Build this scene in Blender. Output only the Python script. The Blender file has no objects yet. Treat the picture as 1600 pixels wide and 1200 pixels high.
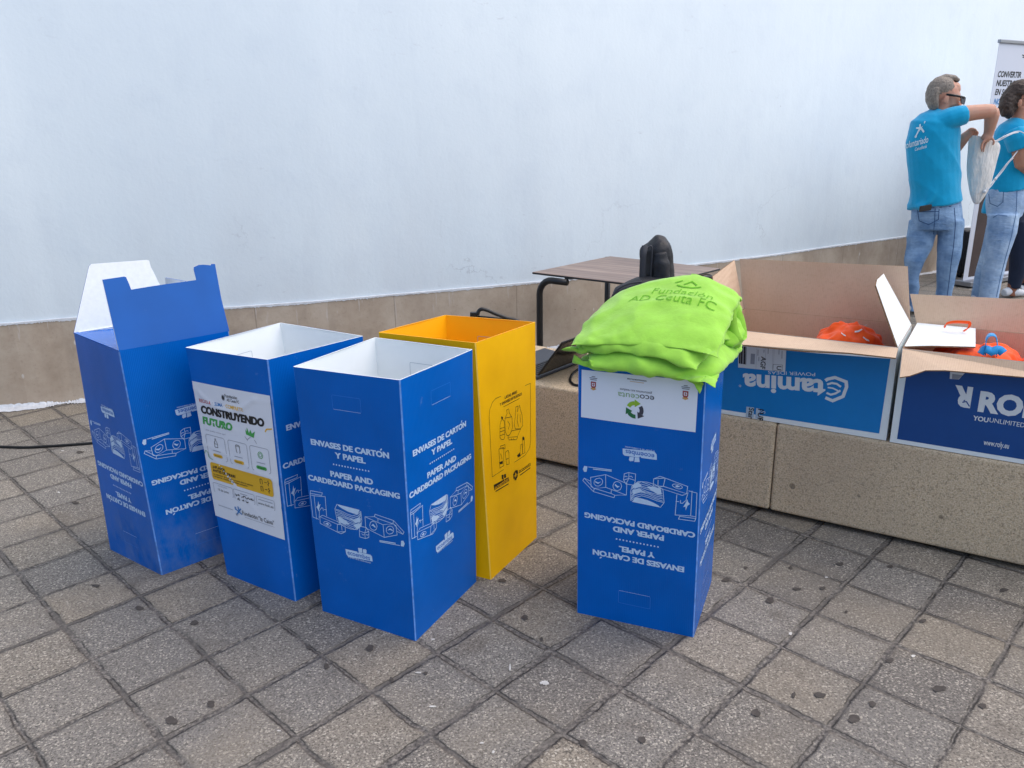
import bpy, bmesh, math, random
import numpy as np
from mathutils import Vector, Matrix, geometry
from mathutils.bvhtree import BVHTree

R = math.radians
scene = bpy.context.scene
COL = scene.collection

# ------------------------------------------------------------------ camera
CAM_H = 1.55
CAM_F = 1232.03            # focal length in pixels of a 1600 px wide frame
CAM_PITCH = R(17.1623)
CAM_ROLL = R(-0.94038)
cp, sp_ = math.cos(CAM_PITCH), math.sin(CAM_PITCH)
FW = Vector((0, cp, -sp_)); UP0 = Vector((0, sp_, cp)); RT0 = Vector((1, 0, 0))
cr, sr = math.cos(CAM_ROLL), math.sin(CAM_ROLL)
RT = cr * RT0 + sr * UP0
UP = -sr * RT0 + cr * UP0
cam_data = bpy.data.cameras.new('camera')
cam = bpy.data.objects.new('camera', cam_data)
COL.objects.link(cam)
cam_data.sensor_width = 36.0
cam_data.lens = CAM_F * 36.0 / 1600.0
cam_data.clip_start = 0.05
cam_data.clip_end = 1000
cam.matrix_world = Matrix(((RT.x, UP.x, -FW.x, 0), (RT.y, UP.y, -FW.y, 0), (RT.z, UP.z, -FW.z, CAM_H), (0, 0, 0, 1)))
scene.camera = cam

# ------------------------------------------------------------------ sky, sun, exposure
SUN_EL, SUN_AZ = R(58), R(70)          # azimuth measured from +Y towards +X
world = bpy.data.worlds.new('World')
scene.world = world
world.use_nodes = True
wn = world.node_tree
sky = wn.nodes.new('ShaderNodeTexSky')
sky.sky_type = 'NISHITA'
sky.sun_disc = False
sky.sun_elevation = SUN_EL
sky.sun_rotation = SUN_AZ
sky.air_density = 1.0
sky.dust_density = 3.5
sky.ozone_density = 1.0
bg = wn.nodes['Background']
bg.inputs['Strength'].default_value = 0.15
wn.links.new(sky.outputs['Color'], bg.inputs['Color'])
sun_data = bpy.data.lights.new('sun', 'SUN')
sun_data.energy = 0.8
sun_data.angle = R(60)
sun_data.color = (1.0, 0.95, 0.88)
sun = bpy.data.objects.new('sun', sun_data)
COL.objects.link(sun)
sdir = Vector((math.sin(SUN_AZ) * math.cos(SUN_EL), math.cos(SUN_AZ) * math.cos(SUN_EL) - 0.75, math.sin(SUN_EL))).normalized()
sun.rotation_euler = sdir.to_track_quat('Z', 'Y').to_euler()
scene.view_settings.view_transform = 'Standard'
scene.view_settings.look = 'None'
scene.view_settings.exposure = 0.68
scene.view_settings.gamma = 1.0

# ------------------------------------------------------------------ helpers
def ray(px, py):
    return (FW * CAM_F + RT * (px - 800) + UP * (600 - py))
ORG = Vector((0, 0, CAM_H))
def on_z(px, py, z=0.0):
    d = ray(px, py); return ORG + d * ((z - CAM_H) / d.z)
def at_y(px, py, y):
    d = ray(px, py); return ORG + d * (y / d.y)
def on_plane(px, py, p0, n):
    d = ray(px, py); return ORG + d * ((p0 - ORG).dot(n) / d.dot(n))

def lin(hexs):
    hexs = hexs.lstrip('#'); o = []
    for i in (0, 2, 4):
        c = int(hexs[i:i+2], 16) / 255
        o.append(c / 12.92 if c <= 0.04045 else ((c + 0.055) / 1.055) ** 2.4)
    return (*o, 1)

class NT:
    """small wrapper to write node trees tersely"""
    def __init__(s, name, rough=0.6, base=(0.5, 0.5, 0.5, 1), spec=0.5):
        s.m = bpy.data.materials.new(name); s.m.use_nodes = True
        s.t = s.m.node_tree; s.b = s.t.nodes['Principled BSDF']
        s.b.inputs['Roughness'].default_value = rough
        s.b.inputs['Base Color'].default_value = base
        s.b.inputs['Specular IOR Level'].default_value = spec
    def n(s, typ, **kw):
        nd = s.t.nodes.new(typ)
        for k, v in kw.items(): setattr(nd, k, v)
        return nd
    def l(s, a, b): s.t.links.new(a, b)
    def inp(s, sock, v):
        if isinstance(v, bpy.types.NodeSocket): s.l(v, sock)
        else: sock.default_value = v
    def math(s, op, a, b=0.0, c=0.0, clamp=False):
        nd = s.n('ShaderNodeMath', operation=op, use_clamp=clamp)
        s.inp(nd.inputs[0], a); s.inp(nd.inputs[1], b); s.inp(nd.inputs[2], c)
        return nd.outputs[0]
    def pos(s): return s.n('ShaderNodeNewGeometry').outputs['Position']
    def objc(s): return s.n('ShaderNodeTexCoord').outputs['Object']
    def xyz(s, v):
        nd = s.n('ShaderNodeSeparateXYZ'); s.l(v, nd.inputs[0]); return nd.outputs
    def comb(s, x, y, z):
        nd = s.n('ShaderNodeCombineXYZ')
        for i, v in enumerate((x, y, z)): s.inp(nd.inputs[i], v)
        return nd.outputs[0]
    def vscale(s, v, sc):
        nd = s.n('ShaderNodeVectorMath', operation='MULTIPLY'); s.l(v, nd.inputs[0]); nd.inputs[1].default_value = sc
        return nd.outputs[0]
    def noise(s, v, scale, detail=3, rough=0.5, out='Fac'):
        nd = s.n('ShaderNodeTexNoise'); s.l(v, nd.inputs['Vector'])
        nd.inputs['Scale'].default_value = scale; nd.inputs['Detail'].default_value = detail
        nd.inputs['Roughness'].default_value = rough
        return nd.outputs[out]
    def voro(s, v, scale, feature='F1', out='Distance', rnd=1.0):
        nd = s.n('ShaderNodeTexVoronoi', feature=feature); s.l(v, nd.inputs['Vector'])
        nd.inputs['Scale'].default_value = scale; nd.inputs['Randomness'].default_value = rnd
        return nd.outputs[out]
    def white(s, v, out='Value'):
        nd = s.n('ShaderNodeTexWhiteNoise'); s.l(v, nd.inputs['Vector']); return nd.outputs[out]
    def ramp(s, f, stops, interp='LINEAR'):
        nd = s.n('ShaderNodeValToRGB'); s.l(f, nd.inputs[0]); cr_ = nd.color_ramp; cr_.interpolation = interp
        while len(cr_.elements) < len(stops): cr_.elements.new(0.5)
        for e, (p, c) in zip(cr_.elements, stops):
            e.position = p; e.color = c if len(c) == 4 else (*c, 1)
        return nd.outputs[0]
    def fmap(s, f, a, b, c=0.0, d=1.0):
        nd = s.n('ShaderNodeMapRange'); s.inp(nd.inputs[0], f)
        for i, v in enumerate((a, b, c, d)): nd.inputs[i + 1].default_value = v
        return nd.outputs[0]
    def mix(s, f, a, b, mode='MIX'):
        nd = s.n('ShaderNodeMix', data_type='RGBA', blend_type=mode)
        s.inp(nd.inputs[0], f); s.inp(nd.inputs[6], a); s.inp(nd.inputs[7], b)
        return nd.outputs[2]
    def base(s, c): s.inp(s.b.inputs['Base Color'], c)
    def rough(s, r): s.inp(s.b.inputs['Roughness'], r)
    def bump(s, h, strength=0.3, dist=0.01):
        nd = s.n('ShaderNodeBump'); s.l(h, nd.inputs['Height'])
        nd.inputs['Strength'].default_value = strength; nd.inputs['Distance'].default_value = dist
        s.l(nd.outputs[0], s.b.inputs['Normal'])

def plain(name, col, rough=0.6, spec=0.5, metal=0.0, var=0.0, scale=30, bump=0.0):
    t = NT(name, rough, col, spec)
    t.b.inputs['Metallic'].default_value = metal
    if var or bump:
        nz = t.noise(t.objc(), scale, 4, 0.6)
        if var:
            dk = tuple(c * (1 - var) for c in col[:3]) + (1,); lt = tuple(min(1, c * (1 + var)) for c in col[:3]) + (1,)
            t.base(t.ramp(nz, [(0.3, dk), (0.7, lt)]))
        if bump: t.bump(nz, bump, 0.01)
    return t.m

def obj(name, verts, faces, mats, parent=None, midx=None, smooth=False):
    me = bpy.data.meshes.new(name)
    me.from_pydata([tuple(v) for v in verts], [], [tuple(f) for f in faces])
    return link(name, me, mats, parent, midx, smooth)
def link(name, me, mats, parent=None, midx=None, smooth=False):
    me.name = name
    if not isinstance(mats, (list, tuple)): mats = [mats]
    me.materials.clear()
    for m in mats: me.materials.append(m)
    if midx is not None: me.polygons.foreach_set('material_index', list(midx))
    me.polygons.foreach_set('use_smooth', [smooth] * len(me.polygons))
    me.update()
    o = bpy.data.objects.new(name, me); COL.objects.link(o)
    if parent is not None:
        o.parent = parent
        if parent.type == 'EMPTY': o.matrix_parent_inverse = parent.matrix_basis.inverted()   # parts are modelled in place
    return o
def tag(o, label, cat, group=None, kind=None):
    if label: o['label'] = label
    if cat: o['category'] = cat
    if group: o['group'] = group
    if kind: o['kind'] = kind
    return o
def thing(name, loc, label, cat, group=None):
    o = bpy.data.objects.new(name, None); COL.objects.link(o); o.location = loc
    o.empty_display_size = 0.1
    return tag(o, label, cat, group)

def newell(q):
    n = Vector((0, 0, 0))
    for i in range(len(q)):
        a, b = q[i] - q[0], q[(i + 1) % len(q)] - q[0]; n += a.cross(b)
    return n.normalized()
class MB:
    """collects pieces of one mesh"""
    def __init__(s): s.v = []; s.f = []; s.m = []
    def add(s, v, f, mi=0):
        b = len(s.v); s.v += [Vector(p) for p in v]; s.f += [tuple(i + b for i in q) for q in f]; s.m += [mi] * len(f)
    def box(s, o, ax, ay, az, mi=0):
        o, ax, ay, az = Vector(o), Vector(ax), Vector(ay), Vector(az)
        v = [o, o + ax, o + ax + ay, o + ay]; v += [p + az for p in v]
        f = [(0, 3, 2, 1), (4, 5, 6, 7), (0, 1, 5, 4), (1, 2, 6, 5), (2, 3, 7, 6), (3, 0, 4, 7)]
        if ax.cross(ay).dot(az) < 0: f = [q[::-1] for q in f]
        s.add(v, f, mi)
    def slab(s, quad, t, mi=0, mi_side=None, mi_back=None):
        """a sheet of thickness t behind the quad (ccw seen from its front)"""
        q = [Vector(p) for p in quad]; k = len(q)
        n = newell(q)
        v = q + [p - n * t for p in q]
        b = len(s.v); s.v += v
        ms = mi if mi_side is None else mi_side
        s.f.append(tuple(range(b, b + k))); s.m.append(mi)
        s.f.append(tuple(range(b + 2 * k - 1, b + k - 1, -1))); s.m.append(ms if mi_back is None else mi_back)
        for i in range(k):
            j = (i + 1) % k; s.f.append((b + i, b + i + k, b + j + k, b + j)); s.m.append(ms)
    def tube(s, pts, rad, n=12, mi=0, cap=True, ref=None):
        """rad: number, list of numbers or list of (r across, r deep)"""
        pts = [Vector(p) for p in pts]; k = len(pts)
        if not isinstance(rad, (list, tuple)): rad = [rad] * k
        b = len(s.v); up = None
        for i, p in enumerate(pts):
            t = (pts[min(i + 1, k - 1)] - pts[max(i - 1, 0)]).normalized()
            if ref is not None:
                u = t.cross(Vector(ref)); u = u.normalized() if u.length > 1e-4 else Vector((1, 0, 0))
            else:
                if up is None:
                    up = Vector((0, 0, 1)) if abs(t.z) < 0.9 else Vector((1, 0, 0))
                u = (up - t * up.dot(t)).normalized(); up = u
            w = t.cross(u).normalized()
            r = rad[i]; ra, rb = (r if isinstance(r, (tuple, list)) else (r, r))
            for a in range(n):
                an = 2 * math.pi * a / n
                s.v.append(p + u * (math.cos(an) * ra) + w * (math.sin(an) * rb))
        for i in range(k - 1):
            for a in range(n):
                c = (a + 1) % n
                s.f.append((b + i * n + a, b + i * n + c, b + (i + 1) * n + c, b + (i + 1) * n + a)); s.m.append(mi)
        if cap:
            s.f.append(tuple(b + a for a in range(n))[::-1]); s.m.append(mi)
            s.f.append(tuple(b + (k - 1) * n + a for a in range(n))); s.m.append(mi)
    def ball(s, c, r, n=12, mi=0, rot=None):
        c = Vector(c); r = r if isinstance(r, (tuple, list)) else (r, r, r)
        b = len(s.v); m = n // 2
        def P(x, y, z):
            q = Vector((x * r[0], y * r[1], z * r[2])); q = rot @ q if rot else q
            s.v.append(c + q)
        P(0, 0, -1)
        for i in range(1, m):
            th = -math.pi / 2 + math.pi * i / m
            for a in range(n):
                P(math.cos(th) * math.cos(2 * math.pi * a / n), math.cos(th) * math.sin(2 * math.pi * a / n), math.sin(th))
        P(0, 0, 1); e = len(s.v) - 1
        for a in range(n):
            c2 = (a + 1) % n
            s.f.append((b, b + 1 + c2, b + 1 + a)); s.m.append(mi)
            s.f.append((e, b + 1 + (m - 2) * n + a, b + 1 + (m - 2) * n + c2)); s.m.append(mi)
            for i in range(m - 2):
                o = b + 1 + i * n
                s.f.append((o + a, o + c2, o + n + c2, o + n + a)); s.m.append(mi)
    def build(s, name, mats, parent=None, smooth=False):
        return obj(name, s.v, s.f, mats, parent, s.m, smooth)
    def remesh(s, name, mats, parent=None, voxel=0.006, it=4, fac=0.5, displace=None):
        me = bpy.data.meshes.new(name); me.from_pydata([tuple(v) for v in s.v], [], s.f)
        bm = bmesh.new(); bm.from_mesh(me); bmesh.ops.recalc_face_normals(bm, faces=bm.faces); bm.to_mesh(me); bm.free()
        o = bpy.data.objects.new(name, me); COL.objects.link(o)
        md = o.modifiers.new('r', 'REMESH'); md.mode = 'VOXEL'; md.voxel_size = voxel
        sm = o.modifiers.new('s', 'SMOOTH'); sm.factor = fac; sm.iterations = it
        dg = bpy.context.evaluated_depsgraph_get(); dg.update()
        me2 = bpy.data.meshes.new_from_object(o.evaluated_get(dg))
        bpy.data.objects.remove(o)
        if displace:
            co = np.empty(len(me2.vertices) * 3); me2.vertices.foreach_get('co', co); co = co.reshape(-1, 3)
            no = np.empty(len(me2.vertices) * 3); me2.vertices.foreach_get('normal', no); no = no.reshape(-1, 3)
            co = co + no * displace(co)[:, None]
            me2.vertices.foreach_set('co', co.ravel())
        return link(name, me2, mats, parent, None, True)

def bevelled(o, w=0.004, seg=2, ang=35):
    b = o.modifiers.new('bevel', 'BEVEL'); b.width = w; b.segments = seg; b.limit_method = 'ANGLE'; b.angle_limit = R(ang)
    return o
def spline(pts, per=6):
    """Catmull-Rom through the points"""
    P = [np.array(p, float) for p in pts]; P = [2 * P[0] - P[1]] + P + [2 * P[-1] - P[-2]]; o = []
    for i in range(1, len(P) - 2):
        for k in range(per):
            t = k / per
            o.append(0.5 * (2 * P[i] + (P[i+1] - P[i-1]) * t + (2*P[i-1] - 5*P[i] + 4*P[i+1] - P[i+2]) * t*t + (3*P[i] - P[i-1] - 3*P[i+1] + P[i+2]) * t**3))
    o.append(P[-2]); return o

# ------------------------------------------------------------------ flat print laid on a surface
_tc = {}
def text_mesh(s, bold=0.0, shear=0.0):
    key = (s, bold, shear)
    if key not in _tc:
        cu = bpy.data.curves.new('txt', 'FONT'); cu.body = s; cu.size = 1.0; cu.offset = bold; cu.shear = shear
        cu.resolution_u = 3
        o = bpy.data.objects.new('txt', cu)
        me = bpy.data.meshes.new_from_object(o)
        v = np.array([(p.co.x, p.co.y) for p in me.vertices]) if len(me.vertices) else np.zeros((1, 2))
        f = [tuple(p.vertices) for p in me.polygons]
        bpy.data.objects.remove(o); bpy.data.meshes.remove(me); bpy.data.curves.remove(cu)
        _tc[key] = (v, f)
    return _tc[key]

class Print:
    def __init__(s): s.v = []; s.f = []; s.m = []; s.z = 0.0
    def _add(s, v, f, mi):
        b = len(s.v); s.z += 2e-6
        s.v += [(p[0], p[1], s.z) for p in v]; s.f += [tuple(i + b for i in q) for q in f]; s.m += [mi] * len(f)
    def poly(s, pts, mi=0):
        tri = geometry.tessellate_polygon([[Vector((p[0], p[1], 0)) for p in pts]])
        s._add(pts, tri, mi)
    def rect(s, x0, y0, x1, y1, mi=0): s.poly([(x0, y0), (x1, y0), (x1, y1), (x0, y1)], mi)
    def rrect_pts(s, x0, y0, x1, y1, r, n=4):
        o = []
        for cx, cy, a0 in ((x1 - r, y0 + r, -90), (x1 - r, y1 - r, 0), (x0 + r, y1 - r, 90), (x0 + r, y0 + r, 180)):
            for k in range(n + 1):
                a = R(a0 + 90 * k / n); o.append((cx + r * math.cos(a), cy + r * math.sin(a)))
        return o
    def rrect(s, x0, y0, x1, y1, r, mi=0): s.poly(s.rrect_pts(x0, y0, x1, y1, r), mi)
    def disc(s, cx, cy, rx, ry=None, mi=0, n=14):
        ry = ry or rx
        s.poly([(cx + rx * math.cos(2*math.pi*k/n), cy + ry * math.sin(2*math.pi*k/n)) for k in range(n)], mi)
    def stroke(s, pts, w, mi=0, closed=False):
        P = [np.array(p, float) for p in pts]
        if len(P) > 2 and np.hypot(*(P[0] - P[-1])) < 1e-6: P = P[:-1]; closed = True
        k = len(P); L = []; Rr = []
        for i in range(k):
            a = P[(i - 1) % k] if (closed or i > 0) else None
            c = P[(i + 1) % k] if (closed or i < k - 1) else None
            d1 = (P[i] - a) if a is not None else (c - P[i]); d2 = (c - P[i]) if c is not None else d1
            d1 = d1 / (np.hypot(*d1) + 1e-9); d2 = d2 / (np.hypot(*d2) + 1e-9)
            n1 = np.array([-d1[1], d1[0]]); n2 = np.array([-d2[1], d2[0]]); n = n1 + n2; ln = np.hypot(*n)
            n = n1 if ln < 0.5 else n / ln
            h = w / 2 / max(0.5, abs(n.dot(n1)))
            L.append(P[i] + n * h); Rr.append(P[i] - n * h)
        v = L + Rr; f = []
        for i in range(k if closed else k - 1):
            j = (i + 1) % k; f.append((i + k, j + k, j, i))
        s._add(v, f, mi)
    def text(s, st, x, y, size=None, width=None, mi=0, bold=0.0, shear=0.0, align='C', rot=0.0, xs=1.0, cap=None):
        """x,y: baseline anchor; cap = height of capitals"""
        v, f = text_mesh(st, bold, shear)
        mn, mx = v.min(0), v.max(0); w0 = mx[0] - mn[0]
        if cap: size = cap / 0.73
        if size is None: size = width / w0
        sx = (width / w0) if width else size * xs
        ax = {'L': mn[0], 'C': (mn[0] + mx[0]) / 2, 'R': mx[0]}[align]
        q = np.column_stack([(v[:, 0] - ax) * sx, v[:, 1] * size])
        c, sn = math.cos(rot), math.sin(rot)
        q = np.column_stack([q[:, 0] * c - q[:, 1] * sn + x, q[:, 0] * sn + q[:, 1] * c + y])
        s._add(q.tolist(), f, mi)
    def up(s): s.z += 2.5e-4          # what follows is printed over what came before
    def flip(s, W, H):
        s.v = [(W - x, H - y, z) for x, y, z in s.v]
    def build(s, name, mats, fmap, parent, off=0.0007):
        v = [fmap(x, y, z + off) for x, y, z in s.v]
        o = obj(name, v, s.f, mats, parent, s.m)
        return o

def quad_map(bl, br, tr, tl, W, H, bow=0.0):
    """maps face metres (x right, y up, z out) on a quad given by its corners"""
    bl, br, tr, tl = map(Vector, (bl, br, tr, tl))
    n = ((br - bl).cross(tl - bl)).normalized()
    def f(x, y, z):
        u, v = x / W, y / H
        return bl * (1-u) * (1-v) + br * u * (1-v) + tr * u * v + tl * (1-u) * v + n * (z + bow * bowf(u, v))
    return f

def bowf(u, v):
    u, v = min(1, max(0, u)), min(1, max(0, v))
    return math.sin(math.pi * u) * (0.35 + 0.65 * v) * math.sin(math.pi * min(1, v * 0.62 + 0.02)) 

# smooth value noise for wrinkles and lumps (vectorised)
def vnoise(p, seed=0):
    p = np.asarray(p, float); i = np.floor(p).astype(np.int64); f = p - i; f = f * f * (3 - 2 * f)
    out = np.zeros(len(p))
    for dx in (0, 1):
        for dy in (0, 1):
            for dz in (0, 1):
                h = (i[:, 0] + dx) * 374761393 + (i[:, 1] + dy) * 668265263 + (i[:, 2] + dz) * 2147483647 + seed * 974634777
                h = (h ^ (h >> 13)) * 1274126177; h = h & 0x7fffffff; h = (h ^ (h >> 16)) & 0xffff
                w = (f[:, 0] if dx else 1 - f[:, 0]) * (f[:, 1] if dy else 1 - f[:, 1]) * (f[:, 2] if dz else 1 - f[:, 2])
                out += w * (h / 65535.0)
    return out * 2 - 1
def ridges(p, seed=0):
    return 1 - 2 * np.abs(vnoise(p, seed))

# ================================================================== SETTING
# ---- ground height: level by the bins, a gentle rise towards the people
def gz(x, y):
    u = (0.53 * x + 0.85 * y - 5.3) / 1.7
    u = max(0.0, min(1.0, u)); u = u * u * (3 - 2 * u)
    return 0.1 * u

TH = R(47.69)
def mat_paving():
    t = NT('granite_paving', 0.75, spec=0.3)
    p = t.pos()
    wob = t.noise(p, 9, 3, 0.6, 'Color')
    wv = t.n('ShaderNodeVectorMath', operation='SUBTRACT'); t.l(wob, wv.inputs[0]); wv.inputs[1].default_value = (0.5, 0.5, 0.5)
    wv2 = t.n('ShaderNodeVectorMath', operation='MULTIPLY_ADD'); t.l(wv.outputs[0], wv2.inputs[0]); wv2.inputs[1].default_value = (0.020, 0.020, 0); t.l(p, wv2.inputs[2])
    fine = t.noise(p, 60, 3, 0.6, 'Color')
    fv = t.n('ShaderNodeVectorMath', operation='SUBTRACT'); t.l(fine, fv.inputs[0]); fv.inputs[1].default_value = (0.5, 0.5, 0.5)
    fv2 = t.n('ShaderNodeVectorMath', operation='MULTIPLY_ADD'); t.l(fv.outputs[0], fv2.inputs[0]); fv2.inputs[1].default_value = (0.009, 0.009, 0); t.l(wv2.outputs[0], fv2.inputs[2])
    x, y, _ = t.xyz(fv2.outputs[0])
    x = t.math('SUBTRACT', x, 0.11); y = t.math('SUBTRACT', y, 2.14)
    c, s = math.cos(TH), math.sin(TH)
    a = t.math('ADD', t.math('MULTIPLY', x, c), t.math('MULTIPLY', y, s))
    b = t.math('ADD', t.math('MULTIPLY', x, -s), t.math('MULTIPLY', y, c))
    ci = t.math('DIVIDE', t.math('SUBTRACT', a, t.math('MULTIPLY', b, 0.03)), 0.2535)
    cj = t.math('DIVIDE', t.math('ADD', b, t.math('MULTIPLY', a, 0.0316)), 0.2605)
    ri = t.math('ROUND', ci); rj = t.math('ROUND', cj)
    di = t.math('MULTIPLY', t.math('ABSOLUTE', t.math('SUBTRACT', ci, ri)), 0.2535)
    dj = t.math('MULTIPLY', t.math('ABSOLUTE', t.math('SUBTRACT', cj, rj)), 0.2605)
    # every joint line has its own width; it also drifts along the line
    wi = t.fmap(t.white(t.comb(ri, 7.3, 1.0)), 0, 1, 0.0035, 0.0085)
    wj = t.fmap(t.white(t.comb(3.1, rj, 2.0)), 0, 1, 0.0035, 0.0105)
    drift = t.fmap(t.noise(p, 2.2, 2), 0.3, 0.7, 0.65, 1.5)
    wi = t.math('MULTIPLY', wi, drift); wj = t.math('MULTIPLY', wj, drift)
    ei = t.math('SUBTRACT', di, wi); ej = t.math('SUBTRACT', dj, wj)
    e = t.math('SMOOTH_MIN', ei, ej, 0.006)
    tile = t.fmap(e, -0.0015, 0.0025)                       # 1 on the slab, 0 in the joint
    edge = t.fmap(e, 0.0, 0.022)
    cell = t.comb(t.math('FLOOR', ci), t.math('FLOOR', cj), 0.0)
    rnd = t.white(cell); rcol = t.white(cell, 'Color')
    tint = t.ramp(rnd, [(0.0, lin('#6a6661')), (0.2, lin('#7f7a72')), (0.4, lin('#787570')), (0.6, lin('#887f71')), (0.8, lin('#7e7b76')), (1.0, lin('#938877'))])
    # granite grain
    g1 = t.noise(p, 135, 5, 0.75); g3 = t.voro(p, 210, out='Color'); g4 = t.noise(p, 320, 2, 0.6)
    col = t.mix(t.fmap(g1, 0.50, 0.70), tint, lin('#b3a99a'))
    col = t.mix(t.fmap(g1, 0.49, 0.34), col, lin('#403b37'))
    gx = t.xyz(g3)[0]
    col = t.mix(t.fmap(gx, 0.84, 0.88, 0, 0.55), col, lin('#2f2c2a'))
    col = t.mix(t.fmap(gx, 0.10, 0.07, 0, 0.5), col, lin('#d9d0c0'))
    col = t.mix(t.fmap(g4, 0.55, 0.75, 0, 0.3), col, lin('#c9c0b2'))
    # dirt: broad clouds, streaks, edges
    cl = t.noise(p, 1.3, 4, 0.6)
    col = t.mix(t.fmap(cl, 0.4, 0.7, 0.0, 0.45), col, lin('#686460'))
    pat = t.noise(p, 6.5, 5, 0.65)
    col = t.mix(t.fmap(pat, 0.55, 0.75, 0, 0.5), col, lin('#55514d'))
    warm = t.noise(t.vscale(p, (1, 1, 1)), 2.1, 2)
    col = t.mix(t.fmap(warm, 0.5, 0.75, 0, 0.35), col, lin('#958873'))
    col = t.mix(t.fmap(edge, 1.0, 0.0, 0, 0.25), col, lin('#57514b'))
    spots = t.voro(p, 7.0); sp2 = t.white(t.vscale(t.voro(p, 7.0, out='Position'), (9.1, 7.7, 1)))
    rad = t.fmap(sp2, 0.72, 1.0, 0.0, 0.11)
    spn = t.math('ADD', spots, t.math('MULTIPLY', t.math('SUBTRACT', t.noise(p, 55, 3), 0.5), 0.10))
    col = t.mix(t.math('MULTIPLY', t.fmap(t.math('SUBTRACT', rad, spn), 0.0, 0.02), 0.5), col, lin('#3a3633'))
    jn = t.noise(p, 75, 4, 0.7)
    joint = t.ramp(jn, [(0.34, lin('#3a3735')), (0.46, lin('#5f5a55')), (0.56, lin('#7d7770')), (0.68, lin('#a0998c'))])
    jd = t.noise(p, 4.0, 3)
    joint = t.mix(t.fmap(jd, 0.42, 0.6, 0, 0.7), joint, lin('#5c5752'))
    # fine dark crack on either side of the joint filling
    ck = t.math('MULTIPLY', t.fmap(t.math('ABSOLUTE', t.math('SUBTRACT', e, 0.0005)), 0.0035, 0.0008), t.fmap(t.noise(p, 11, 3), 0.42, 0.56))
    smg = t.noise(p, 3.1, 4, 0.55); col = t.mix(t.fmap(smg, 0.60, 0.74, 0, 0.55), col, lin('#4b423a'))
    col = t.mix(tile, joint, col)
    col = t.mix(t.math('MULTIPLY', ck, 0.8), col, lin('#23211f'))
    t.base(col)
    rn = t.fmap(g1, 0.3, 0.7, 0.6, 0.85); t.rough(rn)
    h = t.math('MULTIPLY', t.fmap(e, -0.004, 0.006), 0.7)
    h = t.math('ADD', h, t.math('MULTIPLY', g1, 0.16))
    h = t.math('ADD', h, t.math('MULTIPLY', pat, 0.25))
    h = t.math('ADD', h, t.math('MULTIPLY', jn, 0.12))
    t.bump(h, 0.75, 0.010)
    return t.m
M_PAVE = mat_paving()
M_GUM = plain('trodden_gum', lin('#4f4a46'), 0.8, 0.2, var=0.25, scale=60)
M_PAINTDRIP = plain('dried_white_paint', lin('#c9c6c0'), 0.7, 0.3, var=0.15, scale=80)

xs = [-150, -60, -25, -12] + [-8 + 0.5 * i for i in range(37)] + [14, 20, 40, 150]
ys = [-150, -50, -15, -6] + [-3 + 0.5 * i for i in range(31)] + [14, 20, 60, 150]
gm = MB()
vv = [(x, y, gz(x, y)) for y in ys for x in xs]
nx = len(xs)
gm.add(vv, [(j*nx+i, j*nx+i+1, (j+1)*nx+i+1, (j+1)*nx+i) for j in range(len(ys)-1) for i in range(nx-1)])
GUM = [(578,1014,9,7,1),(268,1127,14,8,1),(218,951,10,4,1),(304,974,9,5,1),(510,1042,6,6,1),(482,1013,4,4,1),(1181,1115,10,8,1),(1334,1124,14,8,1),(1363,1101,8,6,1),(1281,1087,12,6,1),(1467,1077,14,7,1),(1390,1033,9,5,1),(1203,939,10,6,1),(1134,907,9,4,1),(1312,882,8,4,1),(1285,920,6,4,1),(1391,886,7,3,1),(1442,971,7,4,1),(1568,923,10,4,1),(1003,1157,8,8,1),(911,1162,8,8,1),(665,1053,5,3,1),(612,1063,4,6,1),(1535,1104,9,5,1),(785,908,8,4,1),(1235,888,5,3,1),(62,725,0,0,1),(125,707,8,2.5,1),(118,786,8,3,1),(1245,921,9,3,1),(820,966,8,5,1),(1240,1087,4,7,1),(1165,888,5,2.5,1),(150,916,9,3,1),(330,1101,9,7,1),(846,1000,4,4,1),(1322,957,4,2.5,1),
 (851,1068,9,5,2),(1235,991,4,3,2),(1427,1026,5,2.5,2),(797,1044,2,7,2),(654,1052,6,2,2),(676,1105,7,2,2),(753,1162,4,2,2),(771,1176,3,3,2),(1291,903,3,1.5,2),(98,705,3,1,2),(677,1000,4,1.5,2),(1205,970,3,1,2),(92,770,3,1.5,2),(436,1143,4,1.5,2)]
rg = random.Random(5)
for px, py, rx, ry, mi in GUM:
    if rx == 0: continue
    n = 22; ring = []; ph = [rg.uniform(0, 6.28) for _ in range(5)]
    for k in range(n):
        a = 2 * math.pi * k / n
        w = 1 + 0.12 * math.sin(2*a+ph[0]) + 0.09 * math.sin(3*a+ph[1]) + 0.07 * math.sin(5*a+ph[2]) + (0.18 if mi == 2 else 0.03) * math.sin(9*a+ph[3])
        g = on_z(px + rx * .72 * w * math.cos(a), py + ry * .72 * w * math.sin(a), 0); ring.append((g.x, g.y, 0.003))
    gm.add(ring, [tuple(range(n))[::-1]], mi)
pave = tag(gm.build('pavement', [M_PAVE, M_GUM, M_PAINTDRIP]), None, None, kind='structure')

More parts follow.
